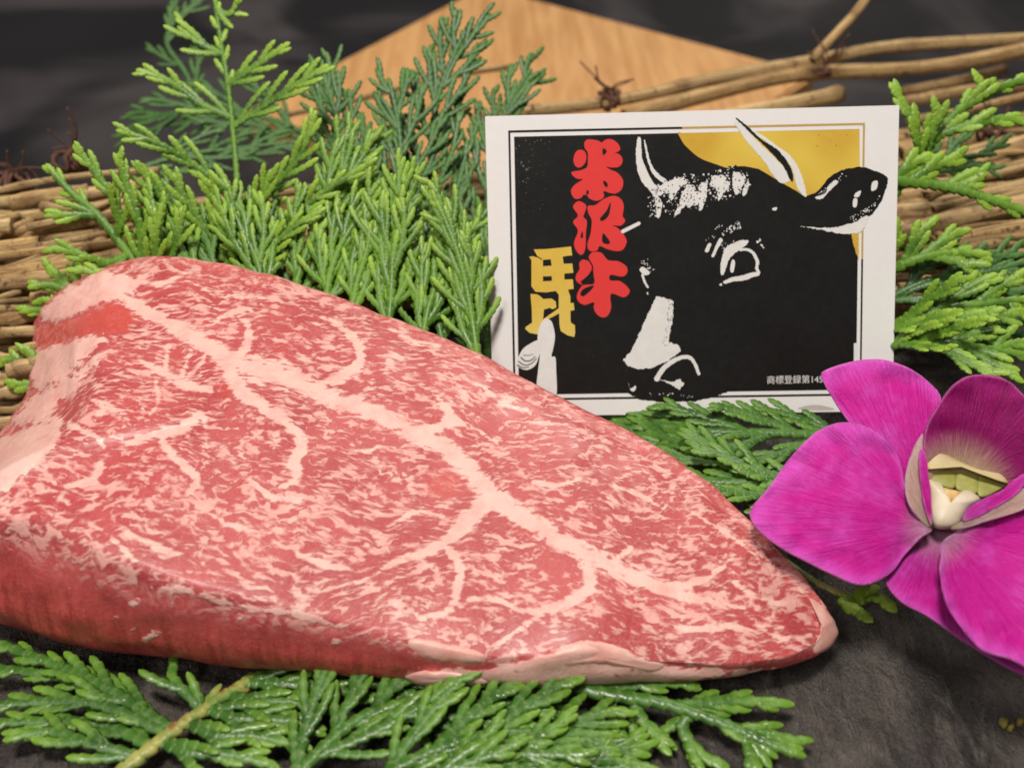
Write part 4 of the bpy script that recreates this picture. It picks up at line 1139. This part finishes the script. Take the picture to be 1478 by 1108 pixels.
WS, SEGK = 0.80, 0.76
class Chains:
    """collects scaly branchlets into one mesh"""
    def __init__(self): self.V, self.F, self.tip, self.joint, self.n = [], [], [], [], 0; self.ws = WS
    def add(self, pts, nv, w, seg, taper=0.75, tipc=1.0, sides=8, flat=0.46, tipn=3.0, base_tip=0.0):
        pts = np.asarray(pts, float)
        L = np.sum(np.linalg.norm(np.diff(pts, axis=0), axis=1))
        w = w * self.ws; seg = seg * SEGK
        ns = max(2, int(round(L / seg)))
        s = np.concatenate([(k + SEGU) for k in range(ns)])          # in segments
        wf = np.tile(SEGW, ns); tf = np.tile(SEGT, ns); jf = np.tile(SEGJ, ns)
        u = s / ns
        dense = catmull(pts, 60)
        uu = np.linspace(0, 1, 60)
        c = np.stack([np.interp(u, uu, dense[:, k]) for k in range(3)], 1)
        tg = np.gradient(dense, axis=0); tg = np.stack([np.interp(u, uu, tg[:, k]) for k in range(3)], 1)
        tg /= np.linalg.norm(tg, axis=1, keepdims=True) + 1e-12
        sd = np.cross(np.broadcast_to(nv, tg.shape), tg); sd /= np.linalg.norm(sd, axis=1, keepdims=True) + 1e-12
        up = np.cross(tg, sd)
        tap = 1 + (taper - 1) * u
        endr = np.clip((ns - s) / 0.75, 0, 1) ** 0.5                  # rounded tip
        endr = np.maximum(endr, 0.30)
        a = np.linspace(0, 2 * math.pi, sides, endpoint=False)
        ww = 0.5 * w * wf * tap * endr; th_ = 0.5 * w * flat * tf * tap * endr
        V = c[:, None] + sd[:, None] * (np.cos(a)[None] * ww[:, None])[..., None] + up[:, None] * (np.sin(a)[None] * th_[:, None])[..., None]
        n = len(s); b0 = self.n
        self.V.append(V.reshape(-1, 3))
        tp = np.clip(1 - (ns - s) / (tipn), 0, 1) * tipc
        tp = np.maximum(tp, base_tip)
        self.tip.append(np.repeat(tp, sides)); self.joint.append((jf[:, None] * (0.35 + 0.65 * np.abs(np.cos(a)))[None]).reshape(-1))
        i = np.arange(n - 1)[:, None] * sides + np.arange(sides)[None]
        j = np.arange(n - 1)[:, None] * sides + (np.arange(sides)[None] + 1) % sides
        q_ = np.stack([i, j, j + sides, i + sides], -1).reshape(-1, 4) + b0
        self.F += [tuple(x) for x in q_.tolist()]
        self.n += n * sides
        self.V.append((c[-1] + tg[-1] * w * 0.16)[None]); self.tip.append(np.array([tipc])); self.joint.append(np.array([0.0]))
        e = b0 + (n - 1) * sides
        self.F += [(e + k_, e + (k_ + 1) % sides, self.n) for k_ in range(sides)]
        self.n += 1
    def build(self, name, mat, parent):
        if not self.V: return None
        return link_mesh(name, mesh_from(name, np.concatenate(self.V), self.F, {'tip': np.concatenate(self.tip), 'joint': np.concatenate(self.joint)}), mat, parent)

def rot(v, axis, a):
    v, k_ = np.asarray(v, float), nrm(axis)
    return v * math.cos(a) + np.cross(k_, v) * math.sin(a) + k_ * (k_ @ v) * (1 - math.cos(a))

def curve_from(p0, d0, length, nv, bend, lift=0.0, n=5):
    """gently curving line in the plane across nv"""
    pts = [np.array(p0, float)]; d = nrm(d0)
    for _ in range(n - 1):
        d = nrm(rot(d, nv, bend / (n - 1)) + lift * np.asarray(nv) / (n - 1))
        pts.append(pts[-1] + d * length / (n - 1))
    return pts

def stubs(ch, pts, nv, w, seg, rs, sub, tipc, u0=0.15, ang=0.56, depth=1, sides=8, floor=None, tipn=3.0, dens=1.0):
    """side branchlets on both sides of one branch"""
    pts = np.asarray(pts); L = np.sum(np.linalg.norm(np.diff(pts, axis=0), axis=1))
    dense = catmull(pts, 40); tg = np.gradient(dense, axis=0)
    u = u0; sgn = rs.choice([-1, 1])
    step = seg * 1.35 / max(L, 1e-6) / dens
    while u < 0.93:
        k_ = int(u * 39); p = dense[k_]; t = nrm(tg[k_])
        l_ = min(sub * (1 - u) ** 0.75 + seg * 0.9, L * 0.75) * rs.uniform(0.75, 1.15)
        d_ = rot(t, nv, sgn * ang * rs.uniform(0.8, 1.15))
        cp = curve_from(p, d_, l_, nv, -sgn * 0.35, rs.uniform(-0.10, 0.12), 4)
        if floor is not None:
            for q_ in cp: q_[2] = max(q_[2], floor)
        ch.add(cp, nv, w * rs.uniform(0.82, 0.98), seg * 0.95, 0.85, tipc * rs.uniform(0.7, 1.0), sides, tipn=tipn)
        if depth > 1 and l_ > seg * 4.5:
            stubs(ch, cp, nv, w * 0.9, seg, rs, l_ * 0.42, tipc, 0.3, ang, depth - 1, sides, floor, tipn, dens)
        u += step * rs.uniform(0.8, 1.2); sgn = -sgn

CF = -FWD                                               # towards the camera
def sprig(label, axis, nv, branches=None, auto=None, w=0.0024, seg=0.0023, mat='leaf', tipc=1.0, seed=0, sub=0.010, depth=1, stem_w=None, stem_mat=None,
          group=None, sides=8, floor=None, tipn=3.0, name='cypress_sprig', end_tip=True, dens=1.0, jitter=0.16):
    rs = random.Random(seed)
    axis = [np.asarray(p, float) for p in axis]; nv = nrm(nv)
    root = thing(name, tuple(float(x) for x in axis[0]), label, 'cypress sprig', group)
    dense = catmull(np.array(axis), 80); tg = np.gradient(dense, axis=0)
    st = Chains()
    st.add(dense[::6], nv, stem_w or w * 1.12, seg * 1.15, 0.72, tipc if end_tip else 0.1, sides, flat=0.7)
    stubs(st, dense[::6], nv, w, seg, rs, seg * 2.0, tipc, 0.62, 0.72, 1, sides, floor, tipn, dens * 0.8)
    st.build('stem', M[stem_mat] if stem_mat else M[mat], root)
    blist = []
    for b in branches or []:                            # traced branches: start fraction, then points
        blist.append([dense[int(b[0] * 79)]] + [np.asarray(p, float) for p in b[1:]])
    if auto:
        L = np.sum(np.linalg.norm(np.diff(dense, axis=0), axis=1))
        u = auto.get('u0', 0.10); sgn = rs.choice([-1, 1]); stp = auto.get('step', 0.0052) / L
        while u < auto.get('u1', 0.93):
            k_ = int(u * 79); t = nrm(tg[k_])
            only = auto.get('side', 0)
            if only == 0 or only == sgn:
                l_ = auto['len'] * (1 - u) ** auto.get('pow', 0.7) * rs.uniform(0.8, 1.12) + seg * 2.0
                n2 = nrm(nv + np.array([rs.uniform(-jitter, jitter) for _ in range(3)]))
                d_ = rot(t, n2, sgn * auto.get('ang', 0.78) * rs.uniform(0.85, 1.15))
                blist.append(curve_from(dense[k_], d_, l_, n2, -sgn * auto.get('bend', 0.5), rs.uniform(-0.12, 0.16), 6))
            u += stp * rs.uniform(0.85, 1.15); sgn = -sgn
    for pts in blist:
        ch = Chains()
        if floor is not None:
            for q_ in pts: q_[2] = max(q_[2], floor + rs.uniform(0, 0.0015))
        n2 = nrm(nv + np.array([rs.uniform(-jitter, jitter) for _ in range(3)]))
        c = catmull(np.array(pts), 12)
        ch.add(c, n2, w * rs.uniform(0.92, 1.08), seg, 0.82, tipc * rs.uniform(0.8, 1.0), sides, tipn=tipn)
        stubs(ch, c, n2, w * 0.96, seg, rs, sub, tipc, 0.10, 0.58, depth, sides, floor, tipn, dens)
        ch.build('branchlet', M[mat], root)
    return root

def Dz(l): return [D(*p) for p in l]
def Pz(l): return [P(*p) for p in l]

# --- upright sprays behind the steak
sprig('tall bright green cypress sprig standing highest behind the steak', Dz([(348, 420, .266), (345, 320, .272), (340, 230, .277), (330, 130, .280), (318, 55, .282), (308, -20, .283)]), CF + 0.15 * UPV,
      branches=[(0.74, D(285, 60, .281), D(257, 38, .281)), (0.90, D(332, 20, .282), D(348, -10, .281)), (0.52, D(290, 150, .279), D(245, 118, .278), D(197, 101, .277)),
                (0.63, D(362, 100, .279), D(418, 62, .277)), (0.50, D(385, 150, .277), D(432, 120, .275), D(474, 94, .274)), (0.27, D(290, 245, .273), D(230, 208, .270), D(168, 188, .268)),
                (0.20, D(395, 270, .271), D(435, 222, .269), D(456, 160, .268)), (0.10, D(290, 330, .268), D(230, 280, .265), D(196, 232, .263)), (0.08, D(395, 345, .267), D(450, 290, .264), D(545, 228, .262)),
                (0.05, D(310, 350, .264), D(270, 290, .262), D(250, 250, .261)), (0.04, D(380, 370, .263), D(420, 330, .261), D(470, 300, .260)), (0.16, D(320, 300, .268), D(300, 260, .266)), (0.15, D(372, 300, .268), D(392, 245, .266))],
      w=0.0025, seg=0.0026, sub=0.0105, depth=1, seed=3, tipn=4.5, stem_w=0.0021, dens=1.1)
sprig('bright fan shaped cypress sprig rising over the folded end of the steak', Dz([(230, 420, .262), (185, 365, .264), (140, 310, .266), (100, 275, .267), (66, 236, .267)]), CF + 0.1 * UPV,
      branches=[(0.35, D(170, 300, .262), D(135, 245, .261), D(106, 210, .260)), (0.15, D(200, 320, .260), D(180, 260, .259), D(172, 220, .258)), (0.5, D(105, 310, .265), D(64, 312, .264)),
                (0.25, D(150, 380, .260), D(110, 365, .259), D(72, 358, .258)), (0.08, D(225, 350, .258), D(222, 300, .257)), (0.12, D(160, 400, .259), D(110, 385, .258)), (0.05, D(255, 350, .259), D(262, 300, .258))],
      w=0.0026, seg=0.0026, sub=0.0075, seed=4, tipn=4.0)
sprig('leafy green cypress sprig between the tall sprig and the dark one', Dz([(420, 440, .258), (440, 370, .261), (470, 310, .264), (495, 250, .266), (520, 210, .268)]), CF,
      auto=dict(len=0.0242, step=0.0045, u0=0.05, ang=0.56), w=0.0024, seg=0.0024, sub=0.010, seed=5, tipc=0.75, mat='leaf')
sprig('dense green cypress sprig spreading just above the middle of the steak', Dz([(560, 480, .2505), (565, 420, .254), (568, 360, .256), (575, 310, .258), (590, 250, .260)]), CF,
      auto=dict(len=0.0209, step=0.0041, u0=0.05, ang=0.56, bend=0.7), w=0.0024, seg=0.0024, sub=0.010, seed=6, mat='leaf')
sprig('drooping green cypress sprig tucked against the card edge', Dz([(690, 520, .2475), (680, 450, .2505), (668, 390, .2525), (650, 335, .254), (628, 285, .255)]), CF,
      auto=dict(len=0.0187, step=0.0037, u0=0.05, ang=0.56, bend=0.9, side=0), w=0.0023, seg=0.0023, sub=0.009, seed=8, mat='leaf')
sprig('low green cypress sprig with tips bending over the back of the steak', Dz([(505, 460, .252), (515, 410, .255), (530, 360, .257), (535, 320, .258)]), CF,
      auto=dict(len=0.0176, step=0.0037, u0=0.05, ang=0.56, bend=0.8), w=0.0023, seg=0.0023, sub=0.0065, seed=9, mat='leaf')
sprig('short green cypress sprig low behind the widest part of the steak', Dz([(330, 420, .259), (290, 370, .262), (262, 330, .264), (240, 290, .266)]), CF,
      auto=dict(len=0.0187, step=0.0039, u0=0.05, ang=0.56, bend=0.6), w=0.0023, seg=0.0023, sub=0.009, seed=10, mat='leaf_mid')
sprig('mid green cypress sprig filling the gap below the dark sprig', Dz([(640, 500, .252), (625, 430, .256), (612, 370, .260), (606, 320, .263)]), CF,
      auto=dict(len=0.0198, step=0.0039, u0=0.05, ang=0.56, bend=0.5), w=0.0021, seg=0.0022, sub=0.009, seed=11, mat='leaf_mid')
sprig('low mid green cypress sprig at the foot of the tall sprig', Dz([(430, 450, .259), (410, 395, .263), (385, 345, .266), (372, 300, .268)]), CF,
      auto=dict(len=0.0198, step=0.0039, u0=0.05, ang=0.56, bend=0.5), w=0.0022, seg=0.0023, sub=0.009, seed=12, mat='leaf_mid')
sprig('leaning green cypress sprig in front of the tall sprig stem', Dz([(380, 430, .257), (372, 380, .259), (350, 335, .261), (322, 285, .263)]), CF,
      auto=dict(len=0.0176, step=0.0036, u0=0.05, ang=0.56, bend=0.5), w=0.0023, seg=0.0024, sub=0.009, seed=13, mat='leaf')
sprig('bushy green cypress sprig close above the fat seam end of the steak', Dz([(290, 410, .258), (270, 375, .260), (240, 340, .262), (205, 300, .263)]), CF,
      auto=dict(len=0.0154, step=0.0036, u0=0.05, ang=0.56, bend=0.5), w=0.0023, seg=0.0024, sub=0.010, seed=14, mat='leaf')
sprig('green cypress sprig crossing behind the drooping one near the card', Dz([(610, 490, .2505), (620, 440, .253), (640, 390, .256), (672, 330, .258)]), CF,
      auto=dict(len=0.0165, step=0.0034, u0=0.05, ang=0.56, bend=0.6), w=0.0023, seg=0.0024, sub=0.010, seed=15, mat='leaf')
sprig('green cypress sprig leaning toward the dark sprig over the steak', Dz([(470, 440, .254), (478, 390, .257), (500, 340, .260), (540, 285, .262)]), CF,
      auto=dict(len=0.0176, step=0.0036, u0=0.05, ang=0.56, bend=0.6), w=0.0023, seg=0.0024, sub=0.010, seed=16, mat='leaf')
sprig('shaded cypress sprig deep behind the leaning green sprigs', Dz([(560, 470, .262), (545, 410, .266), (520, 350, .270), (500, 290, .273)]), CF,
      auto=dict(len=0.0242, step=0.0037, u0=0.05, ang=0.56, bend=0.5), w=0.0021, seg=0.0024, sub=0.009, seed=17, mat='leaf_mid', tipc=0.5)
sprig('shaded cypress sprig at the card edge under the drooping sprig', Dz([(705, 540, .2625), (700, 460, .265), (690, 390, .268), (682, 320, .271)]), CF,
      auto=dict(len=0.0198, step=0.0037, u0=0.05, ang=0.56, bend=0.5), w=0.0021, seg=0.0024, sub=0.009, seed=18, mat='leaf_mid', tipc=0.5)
WS = 1.0
# --- darker, thinner sprays further back
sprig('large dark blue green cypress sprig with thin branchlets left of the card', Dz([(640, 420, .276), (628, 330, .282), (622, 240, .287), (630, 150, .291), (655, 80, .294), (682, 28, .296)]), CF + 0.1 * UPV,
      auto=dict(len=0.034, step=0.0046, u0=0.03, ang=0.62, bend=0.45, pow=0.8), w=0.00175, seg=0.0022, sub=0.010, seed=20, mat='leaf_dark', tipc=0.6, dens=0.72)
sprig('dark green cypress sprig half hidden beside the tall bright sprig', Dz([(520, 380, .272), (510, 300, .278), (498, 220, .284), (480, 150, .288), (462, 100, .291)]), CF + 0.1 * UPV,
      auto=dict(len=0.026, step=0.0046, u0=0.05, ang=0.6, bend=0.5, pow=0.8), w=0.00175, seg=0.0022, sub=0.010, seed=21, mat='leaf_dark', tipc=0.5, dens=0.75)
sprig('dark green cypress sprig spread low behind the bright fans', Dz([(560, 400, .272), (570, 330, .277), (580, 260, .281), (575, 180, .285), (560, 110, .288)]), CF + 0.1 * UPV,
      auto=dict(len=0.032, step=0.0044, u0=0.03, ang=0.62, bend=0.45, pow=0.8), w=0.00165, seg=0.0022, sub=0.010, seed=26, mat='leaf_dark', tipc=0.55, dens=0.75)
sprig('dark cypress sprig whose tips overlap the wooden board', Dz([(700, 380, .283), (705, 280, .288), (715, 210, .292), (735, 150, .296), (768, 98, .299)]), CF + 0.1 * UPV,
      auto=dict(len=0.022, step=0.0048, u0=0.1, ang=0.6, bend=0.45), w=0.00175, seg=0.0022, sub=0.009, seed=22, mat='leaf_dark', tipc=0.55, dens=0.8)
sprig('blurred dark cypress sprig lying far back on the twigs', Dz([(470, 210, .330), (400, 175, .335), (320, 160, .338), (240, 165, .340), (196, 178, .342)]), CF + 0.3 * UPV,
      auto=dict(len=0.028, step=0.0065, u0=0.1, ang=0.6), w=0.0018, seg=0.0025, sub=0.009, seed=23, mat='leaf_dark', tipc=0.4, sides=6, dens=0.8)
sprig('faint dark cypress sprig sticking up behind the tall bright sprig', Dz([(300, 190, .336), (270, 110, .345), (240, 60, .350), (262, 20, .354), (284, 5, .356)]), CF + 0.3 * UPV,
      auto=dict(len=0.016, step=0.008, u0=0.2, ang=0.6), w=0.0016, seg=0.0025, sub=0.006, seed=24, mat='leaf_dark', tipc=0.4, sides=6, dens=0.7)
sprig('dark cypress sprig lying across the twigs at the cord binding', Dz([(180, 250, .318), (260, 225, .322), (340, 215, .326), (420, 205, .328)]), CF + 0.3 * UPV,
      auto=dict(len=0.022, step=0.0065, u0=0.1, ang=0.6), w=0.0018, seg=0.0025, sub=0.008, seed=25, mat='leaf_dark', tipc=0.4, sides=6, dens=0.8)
WS = 1.0
# --- right of the card
sprig('bright forked cypress sprig reaching past the upper corner of the card', Dz([(1275, 300, .262), (1310, 250, .266), (1345, 205, .269), (1390, 155, .271), (1440, 128, .272), (1500, 108, .273)]), CF + 0.1 * UPV,
      branches=[(0.30, D(1325, 200, .266), D(1310, 160, .266), D(1284, 120, .266)), (0.45, D(1400, 180, .267), D(1450, 172, .267), D(1500, 180, .267)), (0.62, D(1418, 135, .270), D(1412, 108, .270)), (0.36, D(1350, 175, .266), D(1352, 150, .265))],
      w=0.0027, seg=0.0026, sub=0.0062, seed=30, tipn=5.0)
sprig('bright cypress sprig pointing down across the twigs beside the card', Dz([(1270, 262, .262), (1330, 264, .263), (1390, 275, .262), (1440, 292, .261), (1500, 312, .260)]), CF + 0.1 * UPV,
      branches=[(0.2, D(1350, 240, .263), D(1390, 222, .263)), (0.4, D(1400, 262, .262), D(1424, 248, .261)), (0.1, D(1320, 235, .264), D(1345, 222, .264))],
      w=0.0027, seg=0.0026, sub=0.0058, seed=31, tipn=5.0)
sprig('bright cypress sprig halfway down the edge of the card', Dz([(1266, 400, .2625), (1320, 375, .258), (1370, 365, .257), (1432, 368, .256)]), CF + 0.2 * UPV,
      branches=[(0.25, D(1325, 340, .257), D(1336, 322, .257)), (0.4, D(1365, 345, .257), D(1384, 332, .257)), (0.5, D(1385, 378, .256), D(1404, 384, .255)), (0.05, D(1290, 355, .257), D(1300, 335, .257))],
      w=0.0026, seg=0.0025, sub=0.006, seed=32, tipn=4.0)
sprig('dense bright cypress sprig spreading just above the orchid', Dz([(1262, 478, .2625), (1330, 455, .254), (1400, 440, .252), (1500, 430, .251)]), CF + 0.35 * UPV,
      auto=dict(len=0.017, step=0.0048, u0=0.1, ang=0.7, bend=0.5), w=0.0024, seg=0.0024, sub=0.007, seed=33)
sprig('bright cypress sprig with drooping tips right behind the orchid', Dz([(1262, 500, .2625), (1330, 495, .250), (1400, 500, .247), (1500, 515, .246)]), CF + 0.35 * UPV,
      auto=dict(len=0.015, step=0.0046, u0=0.1, ang=0.7, bend=0.4), w=0.0023, seg=0.0023, sub=0.0065, seed=34)
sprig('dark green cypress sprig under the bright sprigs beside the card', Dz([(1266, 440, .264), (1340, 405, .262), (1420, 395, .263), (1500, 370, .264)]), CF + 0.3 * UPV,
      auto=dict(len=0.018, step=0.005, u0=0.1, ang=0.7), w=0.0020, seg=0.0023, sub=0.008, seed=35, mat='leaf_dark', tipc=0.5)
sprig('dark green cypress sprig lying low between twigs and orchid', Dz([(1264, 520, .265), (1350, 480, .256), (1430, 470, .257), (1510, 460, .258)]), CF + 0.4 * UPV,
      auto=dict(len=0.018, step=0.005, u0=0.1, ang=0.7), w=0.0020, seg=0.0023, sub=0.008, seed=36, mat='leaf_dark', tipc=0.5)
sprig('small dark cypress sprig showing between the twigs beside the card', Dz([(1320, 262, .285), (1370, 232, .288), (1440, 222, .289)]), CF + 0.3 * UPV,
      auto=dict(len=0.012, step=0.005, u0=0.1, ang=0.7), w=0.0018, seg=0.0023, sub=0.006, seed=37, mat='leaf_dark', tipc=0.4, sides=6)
# --- below the card
Zg = 0.0042
sprig('dark green cypress sprig lying below the printed card', Pz([(1230, 630, .010), (1130, 625, .011), (1030, 622, .010), (940, 612, .008), (880, 606, .006)]), (0, -0.3, 1),
      auto=dict(len=0.020, step=0.0044, u0=0.05, ang=0.55, bend=0.4, pow=0.5), w=0.0023, seg=0.0024, sub=0.008, seed=40, mat='leaf_mid', tipc=0.5, floor=0.003)
sprig('green cypress sprig fanned between the card and the steak', Pz([(1200, 720, .010), (1120, 700, .012), (1040, 668, .012), (980, 640, .010), (930, 622, .008)]), (0, -0.3, 1),
      auto=dict(len=0.018, step=0.0044, u0=0.05, ang=0.5, bend=0.4, pow=0.5), w=0.0023, seg=0.0024, sub=0.008, seed=41, mat='leaf_mid', tipc=0.7, floor=0.003)
sprig('green cypress sprig under the orchid petals next to the steak', Pz([(1260, 760, .006), (1190, 745, .008), (1110, 715, .009), (1050, 690, .009)]), (0, -0.3, 1),
      auto=dict(len=0.014, step=0.0044, u0=0.05, ang=0.55, bend=0.4, pow=0.5), w=0.0023, seg=0.0024, sub=0.007, seed=42, mat='leaf_mid', tipc=0.7, floor=0.003)
sprig('tiny cypress tip peeking out under the orchid on the slate', Pz([(1120, 800, .004), (1175, 838, .004), (1225, 862, .0035), (1245, 868, .0035)]), (0, -0.2, 1),
      branches=[(0.9, P(1262, 860, .007), P(1282, 870, .008)), (0.82, P(1250, 852, .007), P(1270, 850, .009)), (0.7, P(1222, 872, .005), P(1246, 886, .006))],
      w=0.0033, seg=0.0026, sub=0.003, seed=43, stem_mat='stem', dens=0.5, tipn=6, stem_w=0.0018)
SEGK, WS = 0.86, 0.92
# --- in front of the steak
sprig('green cypress sprig with pale stem fanning out before the thick end of the steak', Pz([(150, 1135, .003), (210, 1085, .004), (270, 1040, .0045), (330, 1000, .0045), (385, 968, .004)]), (0, -0.15, 1),
      branches=[(0.42, P(150, 990, .006), P(70, 955, .006), P(-40, 915, .006)), (0.40, P(140, 1015, .0055), P(60, 1012, .005), P(-40, 1020, .005)), (0.38, P(160, 1000, .005), P(80, 975, .0045), P(-40, 960, .0045)),
                (0.22, P(130, 1072, .005), P(70, 1055, .005), P(5, 1068, .005)), (0.30, P(150, 1045, .004), P(60, 1040, .004), P(-40, 1045, .004)), (0.60, P(255, 985, .006), P(245, 965, .006)),
                (0.85, P(400, 985, .005), P(470, 992, .005), P(560, 1012, .005)), (0.75, P(370, 1010, .005), P(430, 1012, .005), P(500, 1030, .0045)), (0.62, P(340, 1035, .005), P(400, 1038, .005), P(470, 1052, .0045)),
                (0.5, P(310, 1060, .005), P(370, 1062, .005), P(450, 1080, .0045)), (0.35, P(270, 1085, .005), P(330, 1088, .005), P(400, 1105, .0045))],
      w=0.0024, seg=0.0026, sub=0.0085, seed=50, mat='leaf_front', tipc=0.8, stem_w=0.0033, stem_mat='stem', floor=0.0024, jitter=0.1)
sprig('dark glossy cypress sprig lying along the front of the steak', Pz([(420, 1130, .0035), (470, 1075, .005), (530, 1030, .006), (600, 1010, .006), (690, 1000, .006), (775, 985, .005)]), (0, -0.15, 1),
      auto=dict(len=0.026, step=0.0046, u0=0.05, ang=0.6, bend=0.4, pow=0.6), w=0.0024, seg=0.0026, sub=0.009, seed=51, mat='leaf_front', tipc=0.5, floor=0.0028, jitter=0.1)
sprig('fanned green cypress sprig before the fat edge of the steak', Pz([(520, 1140, .005), (610, 1090, .0065), (700, 1062, .007), (800, 1058, .006), (900, 1062, .005)]), (0, -0.15, 1),
      auto=dict(len=0.024, step=0.0046, u0=0.03, ang=0.55, bend=0.35, pow=0.6), w=0.0025, seg=0.0026, sub=0.009, seed=52, mat='leaf_front', tipc=0.8, floor=0.0032, jitter=0.1)
sprig('green cypress sprig lying on the slate farthest out from the fat edge of the steak', Pz([(600, 1170, .005), (690, 1125, .006), (780, 1105, .006), (870, 1098, .005), (915, 1102, .0045)]), (0, -0.15, 1),
      auto=dict(len=0.016, step=0.0046, u0=0.05, ang=0.6, bend=0.35), w=0.0024, seg=0.0026, sub=0.008, seed=53, mat='leaf_front', tipc=0.8, floor=0.003, jitter=0.1)
sprig('green cypress sprig with bright tips resting on bare slate by the steak point', Pz([(800, 985, .005), (880, 1002, .0055), (960, 1015, .0055), (1040, 1042, .005), (1100, 1068, .0045), (1165, 1092, .004)]), (0, -0.15, 1),
      branches=[(0.45, P(1010, 1015, .005), P(1060, 1010, .005), P(1146, 1016, .0045)), (0.7, P(1110, 1060, .0045), P(1160, 1072, .004)), (0.5, P(985, 1050, .004), P(1010, 1085, .0035), P(1050, 1112, .0032)),
                (0.3, P(925, 1035, .004), P(945, 1060, .0035), P(972, 1078, .003)), (0.72, P(1085, 1090, .004), P(1100, 1125, .0035)), (0.2, P(880, 1030, .0045), P(900, 1050, .004)), (0.15, P(900, 990, .005), P(960, 985, .005), P(1010, 988, .0045))],
      w=0.0028, seg=0.0027, sub=0.007, seed=54, mat='leaf_front', tipc=0.7, floor=0.0026, jitter=0.08, tipn=4.0)
sprig('cypress sprig tucked under the front edge of the steak', Pz([(470, 960, .004), (560, 992, .0045), (640, 1012, .005), (720, 1020, .005), (830, 1022, .0045)]), (0, -0.15, 1),
      auto=dict(len=0.018, step=0.0046, u0=0.2, ang=0.55, bend=0.35), w=0.0023, seg=0.0025, sub=0.008, seed=55, mat='leaf_front', tipc=0.8, floor=0.0026, jitter=0.1)
SEGK, WS = 0.76, 0.95
# --- stray tips past the thick end
sprig('small cypress tip pair beside the folded fat end of the steak', Dz([(150, 460, .264), (110, 428, .265), (75, 412, .265), (40, 415, .264)]), CF,
      branches=[(0.45, D(80, 395, .265), D(66, 382, .265)), (0.3, D(110, 400, .264), D(108, 382, .264))], w=0.0025, seg=0.0024, sub=0.003, seed=60, tipn=4.0)
sprig('pale cypress tip poking between twigs by the folded steak end', Dz([(110, 470, .262), (70, 448, .263), (28, 450, .263)]), CF,
      branches=[(0.4, D(70, 435, .262), D(58, 432, .262))], w=0.0023, seg=0.0023, sub=0.003, seed=61, tipn=4.0)
sprig('short cypress tips below the folded end among the twigs', Dz([(90, 560, .254), (55, 540, .256), (20, 520, .257), (0, 522, .257)]), CF,
      branches=[(0.3, D(45, 512, .256), D(32, 500, .256)), (0.15, D(45, 555, .254), D(10, 556, .254))], w=0.0026, seg=0.0024, sub=0.003, seed=62, tipn=4.0)

# ------------------------------------------------------------------ flecks of gold leaf on the slate
MG = mat_plain('gold_leaf', (0.24, 0.19, 0.035), (0.36, 0.29, 0.06), 0.45, 900)
rs = random.Random(9)
for (x, y, r, lab) in [(1450, 1040, 0.0008, 'larger yellow fleck on the slate below the orchid petal'), (1460, 1048, 0.0005, 'tiny yellow fleck beside the larger fleck on slate'), (1474, 1040, 0.0006, 'yellow fleck on slate on the side of the larger fleck away from the steak')]:
    c = P(x, y, 0.0008); V = [c + np.array([0, 0, 0.0004])]; nS = 9
    for i in range(nS):
        a = 6.283 * i / nS; q_ = r * rs.uniform(0.6, 1.3)
        V.append(c + np.array([q_ * math.cos(a), q_ * math.sin(a), 0.0001 + rs.uniform(0, 0.0004)]))
    low_ = len(V)
    for i in range(nS): V.append(np.array([V[1 + i][0], V[1 + i][1], -0.0003]))
    F_ = [(0, 1 + i, 1 + (i + 1) % nS) for i in range(nS)] + [(1 + i, low_ + i, low_ + (i + 1) % nS, 1 + (i + 1) % nS) for i in range(nS)]
    tag(link_mesh('gold_fleck', mesh_from('gold_fleck', V, F_), MG), lab, 'fleck', 'yellow flecks on the slate')
